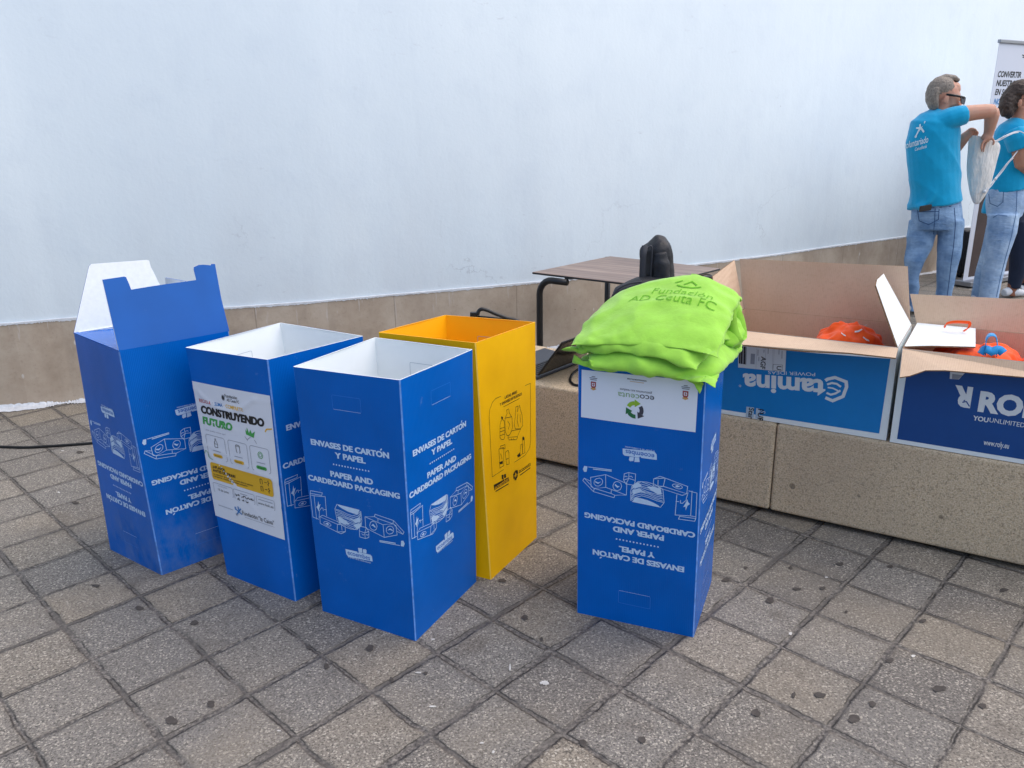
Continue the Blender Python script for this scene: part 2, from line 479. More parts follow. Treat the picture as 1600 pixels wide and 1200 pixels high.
# ---- wall
def mat_plaster():
    t = NT('white_plaster', 0.85, spec=0.25)
    p = t.pos()
    n1 = t.noise(p, 0.6, 4, 0.6); n2 = t.noise(p, 4.0, 5, 0.6); n3 = t.noise(t.vscale(p, (1, 1, 0.25)), 2.4, 4, 0.6)
    z = t.xyz(p)[2]
    col = t.mix(t.fmap(n1, 0.35, 0.7), lin('#d6e1e8'), lin('#dee8ed'))
    col = t.mix(t.fmap(n2, 0.5, 0.75, 0, 0.22), col, lin('#c3cfdb'))
    low = t.fmap(z, 2.0, 0.55)
    col = t.mix(t.math('MULTIPLY', t.fmap(n3, 0.42, 0.75), t.math('MULTIPLY', low, 0.30)), col, lin('#c3c6cb'))
    stv = t.noise(t.vscale(p, (7, 7, 0.5)), 1.0, 3, 0.5); col = t.mix(t.fmap(stv, 0.62, 0.72, 0, 0.06), col, lin('#bcc8d5'))
    # scuffs and old repair marks
    sc = t.noise(t.vscale(p, (1, 1, 2.4)), 9, 6, 0.7)
    msk = t.noise(p, 1.1, 3)
    col = t.mix(t.math('MULTIPLY', t.fmap(sc, 0.62, 0.72), t.fmap(msk, 0.5, 0.65, 0, 0.5)), col, lin('#aeb2ba'))
    # hairline cracks
    wv = t.noise(p, 3.0, 5, 0.65, 'Color'); q = t.n('ShaderNodeVectorMath', operation='MULTIPLY_ADD')
    t.l(wv, q.inputs[0]); q.inputs[1].default_value = (0.45, 0.45, 0.45); t.l(p, q.inputs[2])
    ed = t.voro(q.outputs[0], 0.9, 'DISTANCE_TO_EDGE')
    cm = t.math('MULTIPLY', t.fmap(t.noise(p, 0.9, 2), 0.52, 0.6), t.fmap(z, 1.25, 0.9))
    crack = t.math('MULTIPLY', t.fmap(ed, 0.006, 0.0), cm)
    col = t.mix(t.math('MULTIPLY', crack, 0.35), col, lin('#8f949c'))
    dots = t.voro(p, 3.2); col = t.mix(t.fmap(dots, 0.014, 0.010, 0, 0.7), col, lin('#7c7c80'))
    t.base(col)
    h = t.math('ADD', t.math('MULTIPLY', n2, 0.5), t.math('MULTIPLY', t.noise(p, 45, 4, 0.6), 0.18))
    h = t.math('ADD', h, t.math('MULTIPLY', t.noise(t.vscale(p, (1, 1, 0.35)), 9, 3), 0.35))
    h = t.math('SUBTRACT', h, t.math('MULTIPLY', crack, 0.05))
    t.bump(h, 0.42, 0.014)
    return t.m
def mat_plinth():
    t = NT('stone_plinth', 0.8, spec=0.25)
    p = t.pos(); x, y, z = t.xyz(p)
    n1 = t.noise(p, 2.2, 5, 0.65); n2 = t.noise(t.vscale(p, (1, 1, 0.3)), 5, 5, 0.65); n3 = t.noise(p, 60, 4, 0.7)
    col = t.ramp(n1, [(0.30, lin('#9a8a79')), (0.5, lin('#b5a593')), (0.72, lin('#cabdac'))])
    col = t.mix(t.fmap(n2, 0.5, 0.75, 0, 0.22), col, lin('#c6baad'))
    col = t.mix(t.fmap(n3, 0.55, 0.75, 0, 0.25), col, lin('#5f554c'))
    # streaks of paint run down from the wall
    dr = t.noise(t.vscale(p, (14, 14, 1.6)), 2.0, 4, 0.6); topz = t.fmap(z, 0.25, 0.56)
    col = t.mix(t.math('MULTIPLY', t.fmap(dr, 0.63, 0.68), t.math('MULTIPLY', topz, 0.6)), col, lin('#cfcbc6'))
    sp = t.voro(t.vscale(p, (1, 1, 0.5)), 11); spm = t.noise(p, 1.7, 2)
    col = t.mix(t.math('MULTIPLY', t.fmap(sp, 0.10, 0.07), t.fmap(spm, 0.48, 0.6, 0, 0.8)), col, lin('#d8d5d0'))
    sp2 = t.voro(p, 4.5); col = t.mix(t.fmap(sp2, 0.035, 0.025, 0, 0.7), col, lin('#4a4039'))
    # joints between the slabs
    u = t.math('ADD', t.math('MULTIPLY', x, 0.88), t.math('MULTIPLY', y, 0.47))
    fr = t.math('FRACT', t.math('DIVIDE', u, 0.92)); jd = t.math('ABSOLUTE', t.math('SUBTRACT', fr, 0.5))
    jl = t.math('GREATER_THAN', t.math('ADD', jd, t.math('MULTIPLY', t.noise(p, 20, 2), 0.004)), 0.4985)
    cell = t.comb(t.math('FLOOR', t.math('ADD', t.math('DIVIDE', u, 0.92), 0.5)), 0.0, 3.0)
    col = t.mix(t.fmap(t.white(cell), 0, 1, 0.0, 0.28), col, lin('#7b6c5e'))
    col = t.mix(t.math('MULTIPLY', jl, 0.45), col, lin('#675b50'))
    t.base(col)
    t.bump(t.math('ADD', t.math('MULTIPLY', n3, 0.25), n1), 0.35, 0.01)
    return t.m
M_PLASTER, M_PLINTH = mat_plaster(), mat_plinth()
M_SPLASH = plain('white_paint_splash', lin('#cfd2d6'), 0.8, 0.2, var=0.12, scale=25, bump=0.3)
W0 = [(-3.091,4.679),(-2.705,4.829),(-1.848,5.07),(-1.283,5.245),(-0.878,5.412),(0.012,5.774),(0.532,6.02),(2.184,6.95),(3.079,7.56),(4.149,8.264),(5.079,8.937)]
W0 = [(-9.0,2.9),(-6.0,3.72),(-4.4,4.23)] + W0 + [(7.0,10.3),(9.6,12.2),(14,15.5)]
WP = spline(W0, 5)
nrm = []
for i in range(len(WP)):
    t_ = WP[min(i+1, len(WP)-1)] - WP[max(i-1, 0)]; t_ = t_ / np.hypot(*t_); nrm.append(np.array([t_[1], -t_[0]]))   # towards the square
def wall_strip(o0, o1, prof):
    """prof: list of (offset towards the square, z or None for ground)"""
    v = []; f = []; k = len(prof)
    for P, n in zip(WP, nrm):
        for off, z in prof:
            q = P + n * off; v.append((q[0], q[1], (gz(*q) - 0.02) if z is None else z))
    for i in range(len(WP) - 1):
        for j in range(k - 1):
            f.append((i*k+j, (i+1)*k+j, (i+1)*k+j+1, i*k+j+1))
    return v, f
wall = thing('wall', (0.5, 6.0, 0), 'long curved white plastered wall with a brown stone base, closing off the square', 'wall')
PT = 0.535
v, f = wall_strip(0, 0, [(-0.012, PT - 0.02), (-0.012, 4.6), (-0.35, 4.6), (-0.35, None)])
obj('plaster_face', v, f, M_PLASTER, wall, smooth=True)
# jagged lower rim of the paint: a thin skin over the top of the plinth
rg = random.Random(8)
v = []; f = []
fine = spline([tuple(p) for p in WP], 12)
for i, P in enumerate(fine):
    t_ = fine[min(i+1, len(fine)-1)] - fine[max(i-1, 0)]; t_ = t_ / np.hypot(*t_); n = np.array([t_[1], -t_[0]])
    lo = PT - 0.006 - 0.005 * max(0, rg.gauss(0.2, 0.6)) - 0.008 * max(0, math.sin(i * 0.043) * math.sin(i * 0.017 + 1))
    for off, z in ((-0.02, PT + 0.006), (0.0035, PT + 0.004), (0.0035, lo)):
        q = P + n * off; v.append((q[0], q[1], z))
    if i: f += [((i-1)*3+j, i*3+j, i*3+j+1, (i-1)*3+j+1) for j in (0, 1)]
obj('paint_rim', v, [q[::-1] for q in f], M_SPLASH, wall)
v, f = wall_strip(0, 0, [(0.0, None), (0.0, PT), (-0.012, PT)])
obj('stone_plinth', v, f, M_PLINTH, wall)
v = []; f = []
for i, P in enumerate(fine):
    t_ = fine[min(i+1, len(fine)-1)] - fine[max(i-1, 0)]; t_ = t_ / np.hypot(*t_); n = np.array([t_[1], -t_[0]])
    wd = 0.055 + 0.02 * math.sin(i * 0.11) + rg.uniform(-0.012, 0.012)
    hg = 0.018 + 0.012 * math.sin(i * 0.07 + 2) + rg.uniform(-0.004, 0.006)
    for off, dz in ((0.002, hg), (0.010, hg * 0.5), (wd, 0.004)):
        q = P + n * off; v.append((q[0], q[1], gz(*q) + dz))
    if i: f += [((i-1)*3+j, (i-1)*3+j+1, i*3+j+1, i*3+j) for j in (0, 1)]
obj('paint_foot_line', v, f, M_SPLASH, wall)

# ---- stone bench
BA = Vector((0.1286, 3.67, 0)); BD = Vector((0.846200, -0.532865, 0)); BN = Vector((0.532865, 0.846200, 0)); BZ = Vector((0, 0, 1))
BT = 0.412
def bp(s, n, z): return BA + BD * s + BN * n + BZ * z
def mat_granite():
    t = NT('bush_hammered_granite', 0.8, spec=0.3)
    p = t.pos()
    g = t.noise(p, 190, 4, 0.7); c = t.noise(p, 1.6, 4, 0.6); d = t.noise(p, 7, 5, 0.65); v = t.xyz(t.voro(p, 170, out='Color'))[0]
    col = t.ramp(g, [(0.32, lin('#a9967b')), (0.48, lin('#c9b496')), (0.62, lin('#dcc9ad'))])
    col = t.mix(t.fmap(v, 0.84, 0.88, 0, 0.35), col, lin('#5f5548'))
    col = t.mix(t.fmap(c, 0.45, 0.7, 0, 0.45), col, lin('#aa9781'))
    col = t.mix(t.fmap(d, 0.58, 0.8, 0, 0.35), col, lin('#857868'))
    sp = t.voro(p, 5.0); spn = t.math('ADD', sp, t.math('MULTIPLY', t.math('SUBTRACT', t.noise(p, 40, 3), 0.5), 0.06))
    col = t.mix(t.fmap(spn, 0.075, 0.055, 0, 0.55), col, lin('#3f3832'))
    t.base(col); t.bump(t.math('ADD', g, t.math('MULTIPLY', d, 0.6)), 0.6, 0.006)
    return t.m
M_BENCH = mat_granite()
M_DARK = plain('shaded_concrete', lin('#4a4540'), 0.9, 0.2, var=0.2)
bench = thing('stone_bench', bp(1.0, 0.3, 0), 'long granite bench under the open cardboard boxes, with a thin dark gap below it', 'bench')
BDEP = 0.66
for s0, s1 in ((-0.55, -0.32), (-0.317, 1.138), (1.141, 2.6), (2.603, 3.6)):
    m = MB(); m.box(bp(s0, -0.004, 0.022), BD * (s1 - s0), BN * BDEP, BZ * (BT - 0.022))
    bevelled(m.build('bench_block', M_BENCH, bench), 0.012 if s0 > -0.5 else 0.004, 3)
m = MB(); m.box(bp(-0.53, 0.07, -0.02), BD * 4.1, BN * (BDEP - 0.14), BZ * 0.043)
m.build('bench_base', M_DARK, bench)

# ================================================================== RECYCLING BINS
FW_, FH_ = 0.40, 0.883
def mat_fluted(name, hexc, rough=0.36, dirt=0.0, scuff=0.3):
    t = NT(name, rough, spec=0.16)
    uv = t.n('ShaderNodeUVMap').outputs['UV']
    u, v, _ = t.xyz(uv); p = t.pos()
    c = lin(hexc); dk = tuple(x * 0.88 for x in c[:3]) + (1,); lt = tuple(min(1, x * 1.06) for x in c[:3]) + (1,)
    n = t.noise(p, 5, 3)
    col = t.mix(t.fmap(n, 0.3, 0.7), dk, lt)
    st = t.noise(t.vscale(uv, (70, 3, 1)), 1.0, 3)
    col = t.mix(t.fmap(st, 0.55, 0.8, 0, 0.12), col, lt)
    sc = t.noise(p, 16, 5, 0.7)
    col = t.mix(t.fmap(sc, 0.66, 0.76, 0, scuff), col, lin('#8fa6c4') if hexc != '#ffbe08' else lin('#f4cf70'))
    if dirt:
        d1 = t.noise(t.vscale(uv, (9, 5, 1)), 1.0, 5, 0.65); d2 = t.fmap(v, 0.36, 0.10)
        dm = t.math('MULTIPLY', t.fmap(d1, 0.42, 0.68), d2)
        col = t.mix(t.math('MULTIPLY', dm, dirt), col, lin('#8d93a0'))
        d3 = t.noise(t.vscale(uv, (22, 14, 1)), 1.0, 4, 0.6)
        col = t.mix(t.math('MULTIPLY', t.fmap(d3, 0.60, 0.72), t.fmap(v, 0.12, 0.0, 0, 0.6)), col, lin('#3f4650'))
        t.rough(t.fmap(dm, 0, 1, rough, 0.7))
    t.base(col)
    w = t.math('SINE', t.math('MULTIPLY', u, 2 * math.pi / 0.0062))
    h = t.math('ADD', t.math('MULTIPLY', w, 0.10), t.math('MULTIPLY', t.noise(t.vscale(uv, (5, 1.5, 1)), 1.0, 2), 1.6))
    t.bump(h, 0.22, 0.006)
    return t.m
BLUE = '#0060bb'
M_BLUE = mat_fluted('blue_fluted_plastic', BLUE)
M_BLUED = mat_fluted('blue_fluted_plastic_soiled', BLUE, 0.34, dirt=0.36, scuff=0.12)
M_BLUEG = mat_fluted('blue_fluted_plastic_glossy', BLUE, 0.26, scuff=0.15)
M_YEL = mat_fluted('yellow_fluted_plastic', '#ffbe08', 0.4, scuff=0.2)
M_WHITEIN = plain('white_plastic_inside', lin('#e9eef0'), 0.45, 0.4, var=0.03, scale=6, bump=0.05)
M_YELIN = plain('yellow_plastic_inside', lin('#ffb80c'), 0.45, 0.4, var=0.04, scale=6)
M_BEDGE = plain('worn_highlit_blue_fold', lin('#5f8fd6'), 0.45, 0.5, var=0.3, scale=40)  # lighter fold strip: wear plus the fold's highlight painted into its colour
M_YEDGE = plain('worn_highlit_yellow_fold', lin('#f6c64a'), 0.45, 0.5, var=0.1, scale=40)  # yellow folds likewise: wear and a painted highlight in one lighter colour
M_PRINT = plain('pale_blue_print', lin('#b9d2ee'), 0.5, 0.4, var=0.06, scale=90)
M_LINE = plain('light_blue_line', lin('#2a78d2'), 0.5, 0.4)
M_BLUEINK = plain('blue_ink', lin(BLUE), 0.45, 0.4)
M_BLACKINK = plain('dark_ink', lin('#2a2410'), 0.5, 0.3)
M_YELINK = plain('yellow_ink', lin('#f0ae00'), 0.5, 0.4)
M_GREYLINE = plain('grey_cut_line', lin('#a9b6c0'), 0.6, 0.3)

BLUE_STROKES=[[[0.014,0.46],[0.064,0.462],[0.061,0.452],[0.011,0.45],[0.014,0.46]],[[0.011,0.45],[0.011,0.444],[0.011,0.363],[0.037,0.36]],[[0.011,0.444],[0.027,0.444],[0.026,0.358]],[[0.027,0.444],[0.075,0.45],[0.072,0.379]],[[0.041,0.391],[0.054,0.406],[0.06,0.406],[0.06,0.396]],[[0.064,0.402],[0.075,0.403]],[[0.043,0.391],[0.038,0.366]],[[0.042,0.371],[0.055,0.379],[0.131,0.366],[0.115,0.359],[0.042,0.371]],[[0.042,0.371],[0.04,0.346],[0.11,0.33],[0.115,0.359]],[[0.115,0.359],[0.147,0.363],[0.146,0.339],[0.11,0.33]],[[0.11,0.33],[0.126,0.327],[0.146,0.339]],[[0.132,0.36],[0.132,0.34]],[[0.208,0.372],[0.235,0.373],[0.243,0.36],[0.241,0.339],[0.227,0.332],[0.204,0.333],[0.205,0.358],[0.208,0.372]],[[0.205,0.355],[0.226,0.352],[0.243,0.361]],[[0.226,0.352],[0.226,0.333]],[[0.235,0.373],[0.226,0.352]],[[0.213,0.347],[0.218,0.343],[0.224,0.345]],[[0.23,0.348],[0.236,0.346],[0.24,0.35]],[[0.233,0.411],[0.271,0.419],[0.284,0.415],[0.342,0.408],[0.302,0.397],[0.233,0.411]],[[0.233,0.411],[0.232,0.371],[0.303,0.353],[0.302,0.397]],[[0.342,0.408],[0.352,0.404],[0.354,0.372],[0.303,0.353]],[[0.271,0.419],[0.274,0.428],[0.344,0.42],[0.381,0.388],[0.376,0.379],[0.341,0.41]],[[0.284,0.415],[0.283,0.403]],[[0.344,0.42],[0.341,0.41]],[[0.355,0.385],[0.376,0.379]],[[0.277,0.392],[0.278,0.387],[0.276,0.381],[0.274,0.376],[0.27,0.372],[0.265,0.37],[0.26,0.37],[0.256,0.371],[0.252,0.374],[0.25,0.379],[0.249,0.384],[0.251,0.39],[0.253,0.395],[0.257,0.398],[0.262,0.401],[0.267,0.401],[0.271,0.4],[0.275,0.397],[0.277,0.392]],[[0.342,0.387],[0.341,0.382],[0.338,0.377],[0.334,0.373],[0.329,0.371],[0.324,0.369],[0.319,0.37],[0.316,0.372],[0.313,0.376],[0.313,0.381],[0.314,0.386],[0.317,0.39],[0.321,0.394],[0.326,0.397],[0.331,0.398],[0.336,0.398],[0.339,0.395],[0.342,0.392],[0.342,0.387]],[[0.086,0.348],[0.084,0.346],[0.08,0.345],[0.075,0.344],[0.07,0.344],[0.065,0.345],[0.06,0.347],[0.057,0.349],[0.056,0.352],[0.057,0.354],[0.059,0.356],[0.063,0.358],[0.068,0.359],[0.073,0.358],[0.078,0.357],[0.082,0.355],[0.085,0.353],[0.087,0.351],[0.086,0.348]],[[0.113,0.414],[0.135,0.412],[0.161,0.406],[0.183,0.404],[0.204,0.414],[0.216,0.426]],[[0.115,0.41],[0.138,0.406],[0.157,0.401],[0.184,0.398],[0.205,0.407],[0.218,0.423]],[[0.115,0.402],[0.137,0.402],[0.159,0.394],[0.187,0.392],[0.207,0.402],[0.217,0.418]],[[0.117,0.397],[0.138,0.396],[0.16,0.39],[0.184,0.387],[0.205,0.396],[0.217,0.412]],[[0.116,0.392],[0.138,0.39],[0.161,0.387],[0.185,0.381],[0.206,0.391],[0.217,0.404]],[[0.117,0.385],[0.139,0.383],[0.16,0.379],[0.183,0.376],[0.207,0.388],[0.217,0.399]],[[0.12,0.38],[0.141,0.38],[0.159,0.374],[0.183,0.371],[0.202,0.38],[0.214,0.392]],[[0.121,0.374],[0.142,0.373],[0.164,0.366],[0.186,0.364],[0.205,0.375],[0.215,0.387]],[[0.122,0.369],[0.142,0.368],[0.16,0.361],[0.186,0.356],[0.205,0.37],[0.212,0.383]],[[0.122,0.433],[0.111,0.414],[0.116,0.37],[0.142,0.357],[0.168,0.354],[0.195,0.357],[0.215,0.376],[0.219,0.395],[0.218,0.428]]]
BLUE_FILLS=[[[0.043,0.428],[0.044,0.415],[0.051,0.418],[0.045,0.405],[0.039,0.389],[0.037,0.398],[0.031,0.404],[0.038,0.411]],[[0.122,0.433],[0.133,0.433],[0.214,0.431],[0.203,0.413],[0.186,0.413],[0.166,0.415],[0.143,0.421],[0.129,0.427]],[[0.12,0.388],[0.133,0.389],[0.156,0.378],[0.167,0.37],[0.142,0.365],[0.122,0.371]],[[0.169,0.392],[0.186,0.39],[0.211,0.403],[0.213,0.391],[0.191,0.381]],[[0.182,0.371],[0.215,0.385],[0.212,0.373],[0.195,0.359]],[[0.062,0.351],[0.073,0.355],[0.079,0.351],[0.072,0.347]],[[0.255,0.384],[0.263,0.392],[0.272,0.384],[0.271,0.379],[0.262,0.385]],[[0.318,0.38],[0.328,0.39],[0.339,0.386],[0.338,0.382],[0.328,0.385]],[[0.368,0.355],[0.376,0.357],[0.381,0.348],[0.376,0.336],[0.365,0.336]],[[0.283,0.339],[0.346,0.343],[0.346,0.34],[0.283,0.336]],[[0.283,0.335],[0.362,0.338],[0.362,0.336],[0.283,0.332]],[[0.192,0.29],[0.209,0.293],[0.208,0.277],[0.194,0.276]],[[0.212,0.29],[0.223,0.293],[0.227,0.289],[0.225,0.278],[0.211,0.277]],[[0.138,0.274],[0.241,0.277],[0.247,0.272],[0.248,0.254],[0.147,0.247],[0.139,0.256]]]
YELLOW_STROKES=[[[0.102,0.66],[0.353,0.654],[0.35,0.427],[0.343,0.403],[0.327,0.391],[0.299,0.381],[0.053,0.38],[0.054,0.606],[0.06,0.63],[0.08,0.652],[0.102,0.66]],[[0.15,0.616],[0.267,0.617]],[[0.135,0.572],[0.127,0.565],[0.122,0.555],[0.118,0.509],[0.129,0.497],[0.144,0.494],[0.152,0.501],[0.153,0.561],[0.142,0.57]],[[0.121,0.542],[0.151,0.538]],[[0.12,0.53],[0.152,0.526]],[[0.12,0.516],[0.151,0.512]],[[0.17,0.599],[0.186,0.598],[0.189,0.582],[0.207,0.56],[0.209,0.52],[0.188,0.498],[0.168,0.5],[0.157,0.52],[0.158,0.571],[0.174,0.584],[0.17,0.599]],[[0.176,0.554],[0.19,0.538],[0.177,0.522]],[[0.158,0.571],[0.206,0.563]],[[0.231,0.553],[0.237,0.591],[0.254,0.591],[0.248,0.569],[0.266,0.591],[0.273,0.569],[0.284,0.546],[0.287,0.504],[0.266,0.498],[0.229,0.509],[0.222,0.532],[0.231,0.553]],[[0.252,0.563],[0.245,0.537],[0.254,0.51]],[[0.268,0.555],[0.271,0.521]],[[0.204,0.509],[0.27,0.496],[0.243,0.474],[0.173,0.493],[0.204,0.509]],[[0.173,0.491],[0.182,0.48],[0.234,0.465],[0.247,0.472]],[[0.196,0.482],[0.201,0.475]],[[0.214,0.477],[0.218,0.47]],[[0.107,0.468],[0.141,0.464],[0.136,0.395],[0.108,0.395],[0.107,0.468]],[[0.119,0.476],[0.15,0.472],[0.151,0.457],[0.122,0.467],[0.119,0.476]],[[0.117,0.448],[0.126,0.424]],[[0.151,0.442],[0.172,0.443],[0.177,0.431],[0.176,0.388],[0.156,0.392],[0.151,0.442]],[[0.153,0.414],[0.173,0.411]],[[0.285,0.454],[0.298,0.451],[0.3,0.392],[0.282,0.393],[0.285,0.454]],[[0.267,0.434],[0.28,0.434],[0.281,0.394],[0.26,0.392],[0.267,0.434]],[[0.257,0.315],[0.343,0.316]],[[0.07,0.318],[0.167,0.313]]]
YELLOW_FILLS=[[[0.132,0.585],[0.143,0.58],[0.142,0.57],[0.133,0.575]],[[0.106,0.418],[0.13,0.416],[0.13,0.405],[0.109,0.409]],[[0.238,0.401],[0.261,0.406],[0.265,0.389],[0.243,0.392]],[[0.059,0.347],[0.167,0.339],[0.172,0.323],[0.064,0.325]],[[0.118,0.365],[0.131,0.362],[0.131,0.342],[0.119,0.349]],[[0.135,0.361],[0.149,0.359],[0.15,0.344],[0.136,0.346]],[[0.282,0.459],[0.289,0.461],[0.298,0.454],[0.297,0.445],[0.283,0.447]]]


def blue_print():
    """the same artwork is on every panel: lettering, drawing, logo and the outline of the hand hole"""
    P = Print()
    for dx in (-.0006, .0006):
      P.text('ENVASES DE CARTON', 0.0405 + dx, 0.6285, width=0.3035, cap=0.0195, bold=0.034, align='L')
    P.stroke([(0.3135, 0.6505), (0.3195, 0.6565)], 0.0040)
    P1 = P; P = Print()
    for dx in (-.0006, .0006):
      P.text('Y PAPEL', 0.1945 + dx, 0.5975, width=0.119, cap=0.0195, bold=0.034)
    P2 = P; P = Print()
    for k in range(13): P.disc(0.1258 + k * 0.01144, 0.5735, 0.0028)
    PD = P; P = Print()
    for dx in (-.0006, .0006):
      P.text('PAPER AND', 0.192 + dx, 0.5295, width=0.1675, cap=0.0195, bold=0.034)
    P3 = P; P = Print()
    for dx in (-.0006, .0006):
      P.text('CARDBOARD PACKAGING', 0.0112 + dx, 0.4995, width=0.3625, cap=0.0187, bold=0.034, align='L')
    D = Print()
    for s in BLUE_STROKES: D.stroke(s, 0.0019)
    for s in BLUE_FILLS[:-3]: D.poly(s)
    L = Print()
    for s in BLUE_FILLS[-3:]: L.poly(s)
    L.up()
    L.text('ecoembes', 0.192, 0.2563, width=0.092, size=0.0235, mi=1, bold=0.008)
    L.text('El poder de la colaboración', 0.193, 0.2445, width=0.094, size=0.0085, bold=0.01)
    L.disc(0.1905, 0.2745, 0.0028, mi=1)
    S = Print()
    S.stroke(S.rrect_pts(0.146, 0.764, 0.2535, 0.809, 0.004), 0.0013, 2)
    S.stroke([(0.148, 0.7625), (0.2515, 0.7625)], 0.0009, 0)
    return (('printed_lettering', P1), ('printed_lettering', P2), ('printed_dots', PD), ('printed_lettering', P3), ('printed_lettering', P), ('printed_drawing', D), ('printed_logo', L), ('handle_cut', S))

def make_bin(name, c, mo, mi_, me, label, cat, group=None, bow=0.004):
    """c: corner name -> point; F front, L left, R right, B back edge; b bottom, t top"""
    root = thing(name, (c['Fb'] + c['Bb']) / 2, label, cat, group)
    order = ['L', 'F', 'R', 'B']
    bm = bmesh.new(); uvl = bm.loops.layers.uv.new('UVMap')
    ch, th = 0.0035, 0.0045
    ring = {}
    for lv in 'bt':
        cen = sum((c[k + lv] for k in order), Vector()) / 4
        o = []; i_ = []
        for k in range(4):
            p = c[order[k] + lv]; a = c[order[(k - 1) % 4] + lv]; b = c[order[(k + 1) % 4] + lv]
            o += [bm.verts.new(p + (a - p).normalized() * ch), bm.verts.new(p + (b - p).normalized() * ch)]
            i_.append(bm.verts.new(p + ((a - p).normalized() + (b - p).normalized()) * th))
        ring[lv] = (o, i_)
    def face(vs, m, uvs=None):
        f = bm.faces.new(vs); f.material_index = m
        if uvs:
            for lp, q in zip(f.loops, uvs): lp[uvl].uv = q
    ob, ib = ring['b']; ot, it = ring['t']
    for k in range(4):
        j = (k + 1) % 4
        a, b = 2 * k + 1, 2 * j
        u0 = k * 0.4
        gw, gh = 6, 14                      # a grid, so that a slightly twisted panel stays smooth
        A_, B_2, C_, D_ = ob[a].co, ob[b].co, ot[b].co, ot[a].co
        gv = [[None] * (gw + 1) for _ in range(gh + 1)]
        for jj in range(gh + 1):
            for ii in range(gw + 1):
                s_, r_ = ii / gw, jj / gh
                if (ii, jj) == (0, 0): w_ = ob[a]
                elif (ii, jj) == (gw, 0): w_ = ob[b]
                elif (ii, jj) == (gw, gh): w_ = ot[b]
                elif (ii, jj) == (0, gh): w_ = ot[a]
                else: w_ = bm.verts.new(A_ * (1-s_) * (1-r_) + B_2 * s_ * (1-r_) + C_ * s_ * r_ + D_ * (1-s_) * r_ + (B_2 - A_).cross(D_ - A_).normalized() * (bow * bowf(s_, r_)))
                gv[jj][ii] = w_
        for jj in range(gh):
            for ii in range(gw):
                face([gv[jj][ii], gv[jj][ii+1], gv[jj+1][ii+1], gv[jj+1][ii]], 0,
                     [(u0 + .4*ii/gw, FH_*jj/gh), (u0 + .4*(ii+1)/gw, FH_*jj/gh), (u0 + .4*(ii+1)/gw, FH_*(jj+1)/gh), (u0 + .4*ii/gw, FH_*(jj+1)/gh)])
        face([ob[2*k], ob[2*k+1], ot[2*k+1], ot[2*k]], 2)
        gi = [[None] * (gw + 1) for _ in range(gh + 1)]
        for jj in range(gh + 1):
            for ii in range(gw + 1):
                s_, r_ = ii / gw, jj / gh
                cn = {(0, 0): ib[k], (gw, 0): ib[j], (gw, gh): it[j], (0, gh): it[k]}.get((ii, jj))
                gi[jj][ii] = cn or bm.verts.new(ib[k].co * (1-s_) * (1-r_) + ib[j].co * s_ * (1-r_) + it[j].co * s_ * r_ + it[k].co * (1-s_) * r_ + (ib[j].co - ib[k].co).cross(it[k].co - ib[k].co).normalized() * (bow * bowf(s_, r_)))
        for jj in range(gh):
            for ii in range(gw): face([gi[jj][ii+1], gi[jj][ii], gi[jj+1][ii], gi[jj+1][ii+1]], 1)
        face([ot[a], ot[b], it[j], it[k]], 1)
        face([ot[2*k], ot[2*k+1], it[k]], 1)
        face([ob[b], ob[a], ib[k], ib[j]], 0)
        face([ob[2*k+1], ob[2*k], ib[k]], 0)
    fl = [bm.verts.new(v.co + Vector((0, 0, 0.006))) for v in ib]
    face(fl, 1)
    me_ = bpy.data.meshes.new('bin_body'); bm.to_mesh(me_); bm.free()
    mids = [p.material_index for p in me_.polygons]
    link('bin_body', me_, [mo, mi_, me], root, mids)
    faces = {'LF': quad_map(c['Lb'], c['Fb'], c['Ft'], c['Lt'], FW_, FH_, bow), 'FR': quad_map(c['Fb'], c['Rb'], c['Rt'], c['Ft'], FW_, FH_, bow),
             'iBR': quad_map(c['Bb'], c['Rb'], c['Rt'], c['Bt'], FW_, FH_, -bow), 'iLB': quad_map(c['Lb'], c['Bb'], c['Bt'], c['Lt'], FW_, FH_, -bow)}
    return root, faces
V = Vector
def corners(**k):
    c = {a: V((b[0], b[1], FH_ if a[1] == 't' else 0.0)) for a, b in k.items()}
    for lv in 'tb':
        o = 'b' if lv == 't' else 't'
        if 'R' + lv not in c: c['R' + lv] = c['F' + lv] + (c['R' + o] - c['F' + o])
        if 'L' + lv not in c: c['L' + lv] = c['F' + lv] + (c['L' + o] - c['F' + o])
        if 'B' + lv not in c: c['B' + lv] = c['L' + lv] + c['R' + lv] - c['F' + lv]
    return c
for_slot = lambda: Print()
def inner_slot(faces, root, keys, y0=0.762):
    for k in keys:
        P = Print(); P.stroke(P.rrect_pts(0.146, y0, 0.2535, y0 + 0.046, 0.004), 0.0016, 0)
        P.build('handle_cut', [M_GREYLINE], faces[k], root, off=0.0056)
def blue_faces(root, faces, keys, flip):
    for k in keys:
        for nm, P in blue_print():
            if flip: P.flip(FW_, FH_)
            P.build(nm, [M_PRINT, M_BLUEINK, M_LINE], faces[k], root)
GB = 'blue cardboard collection bins'
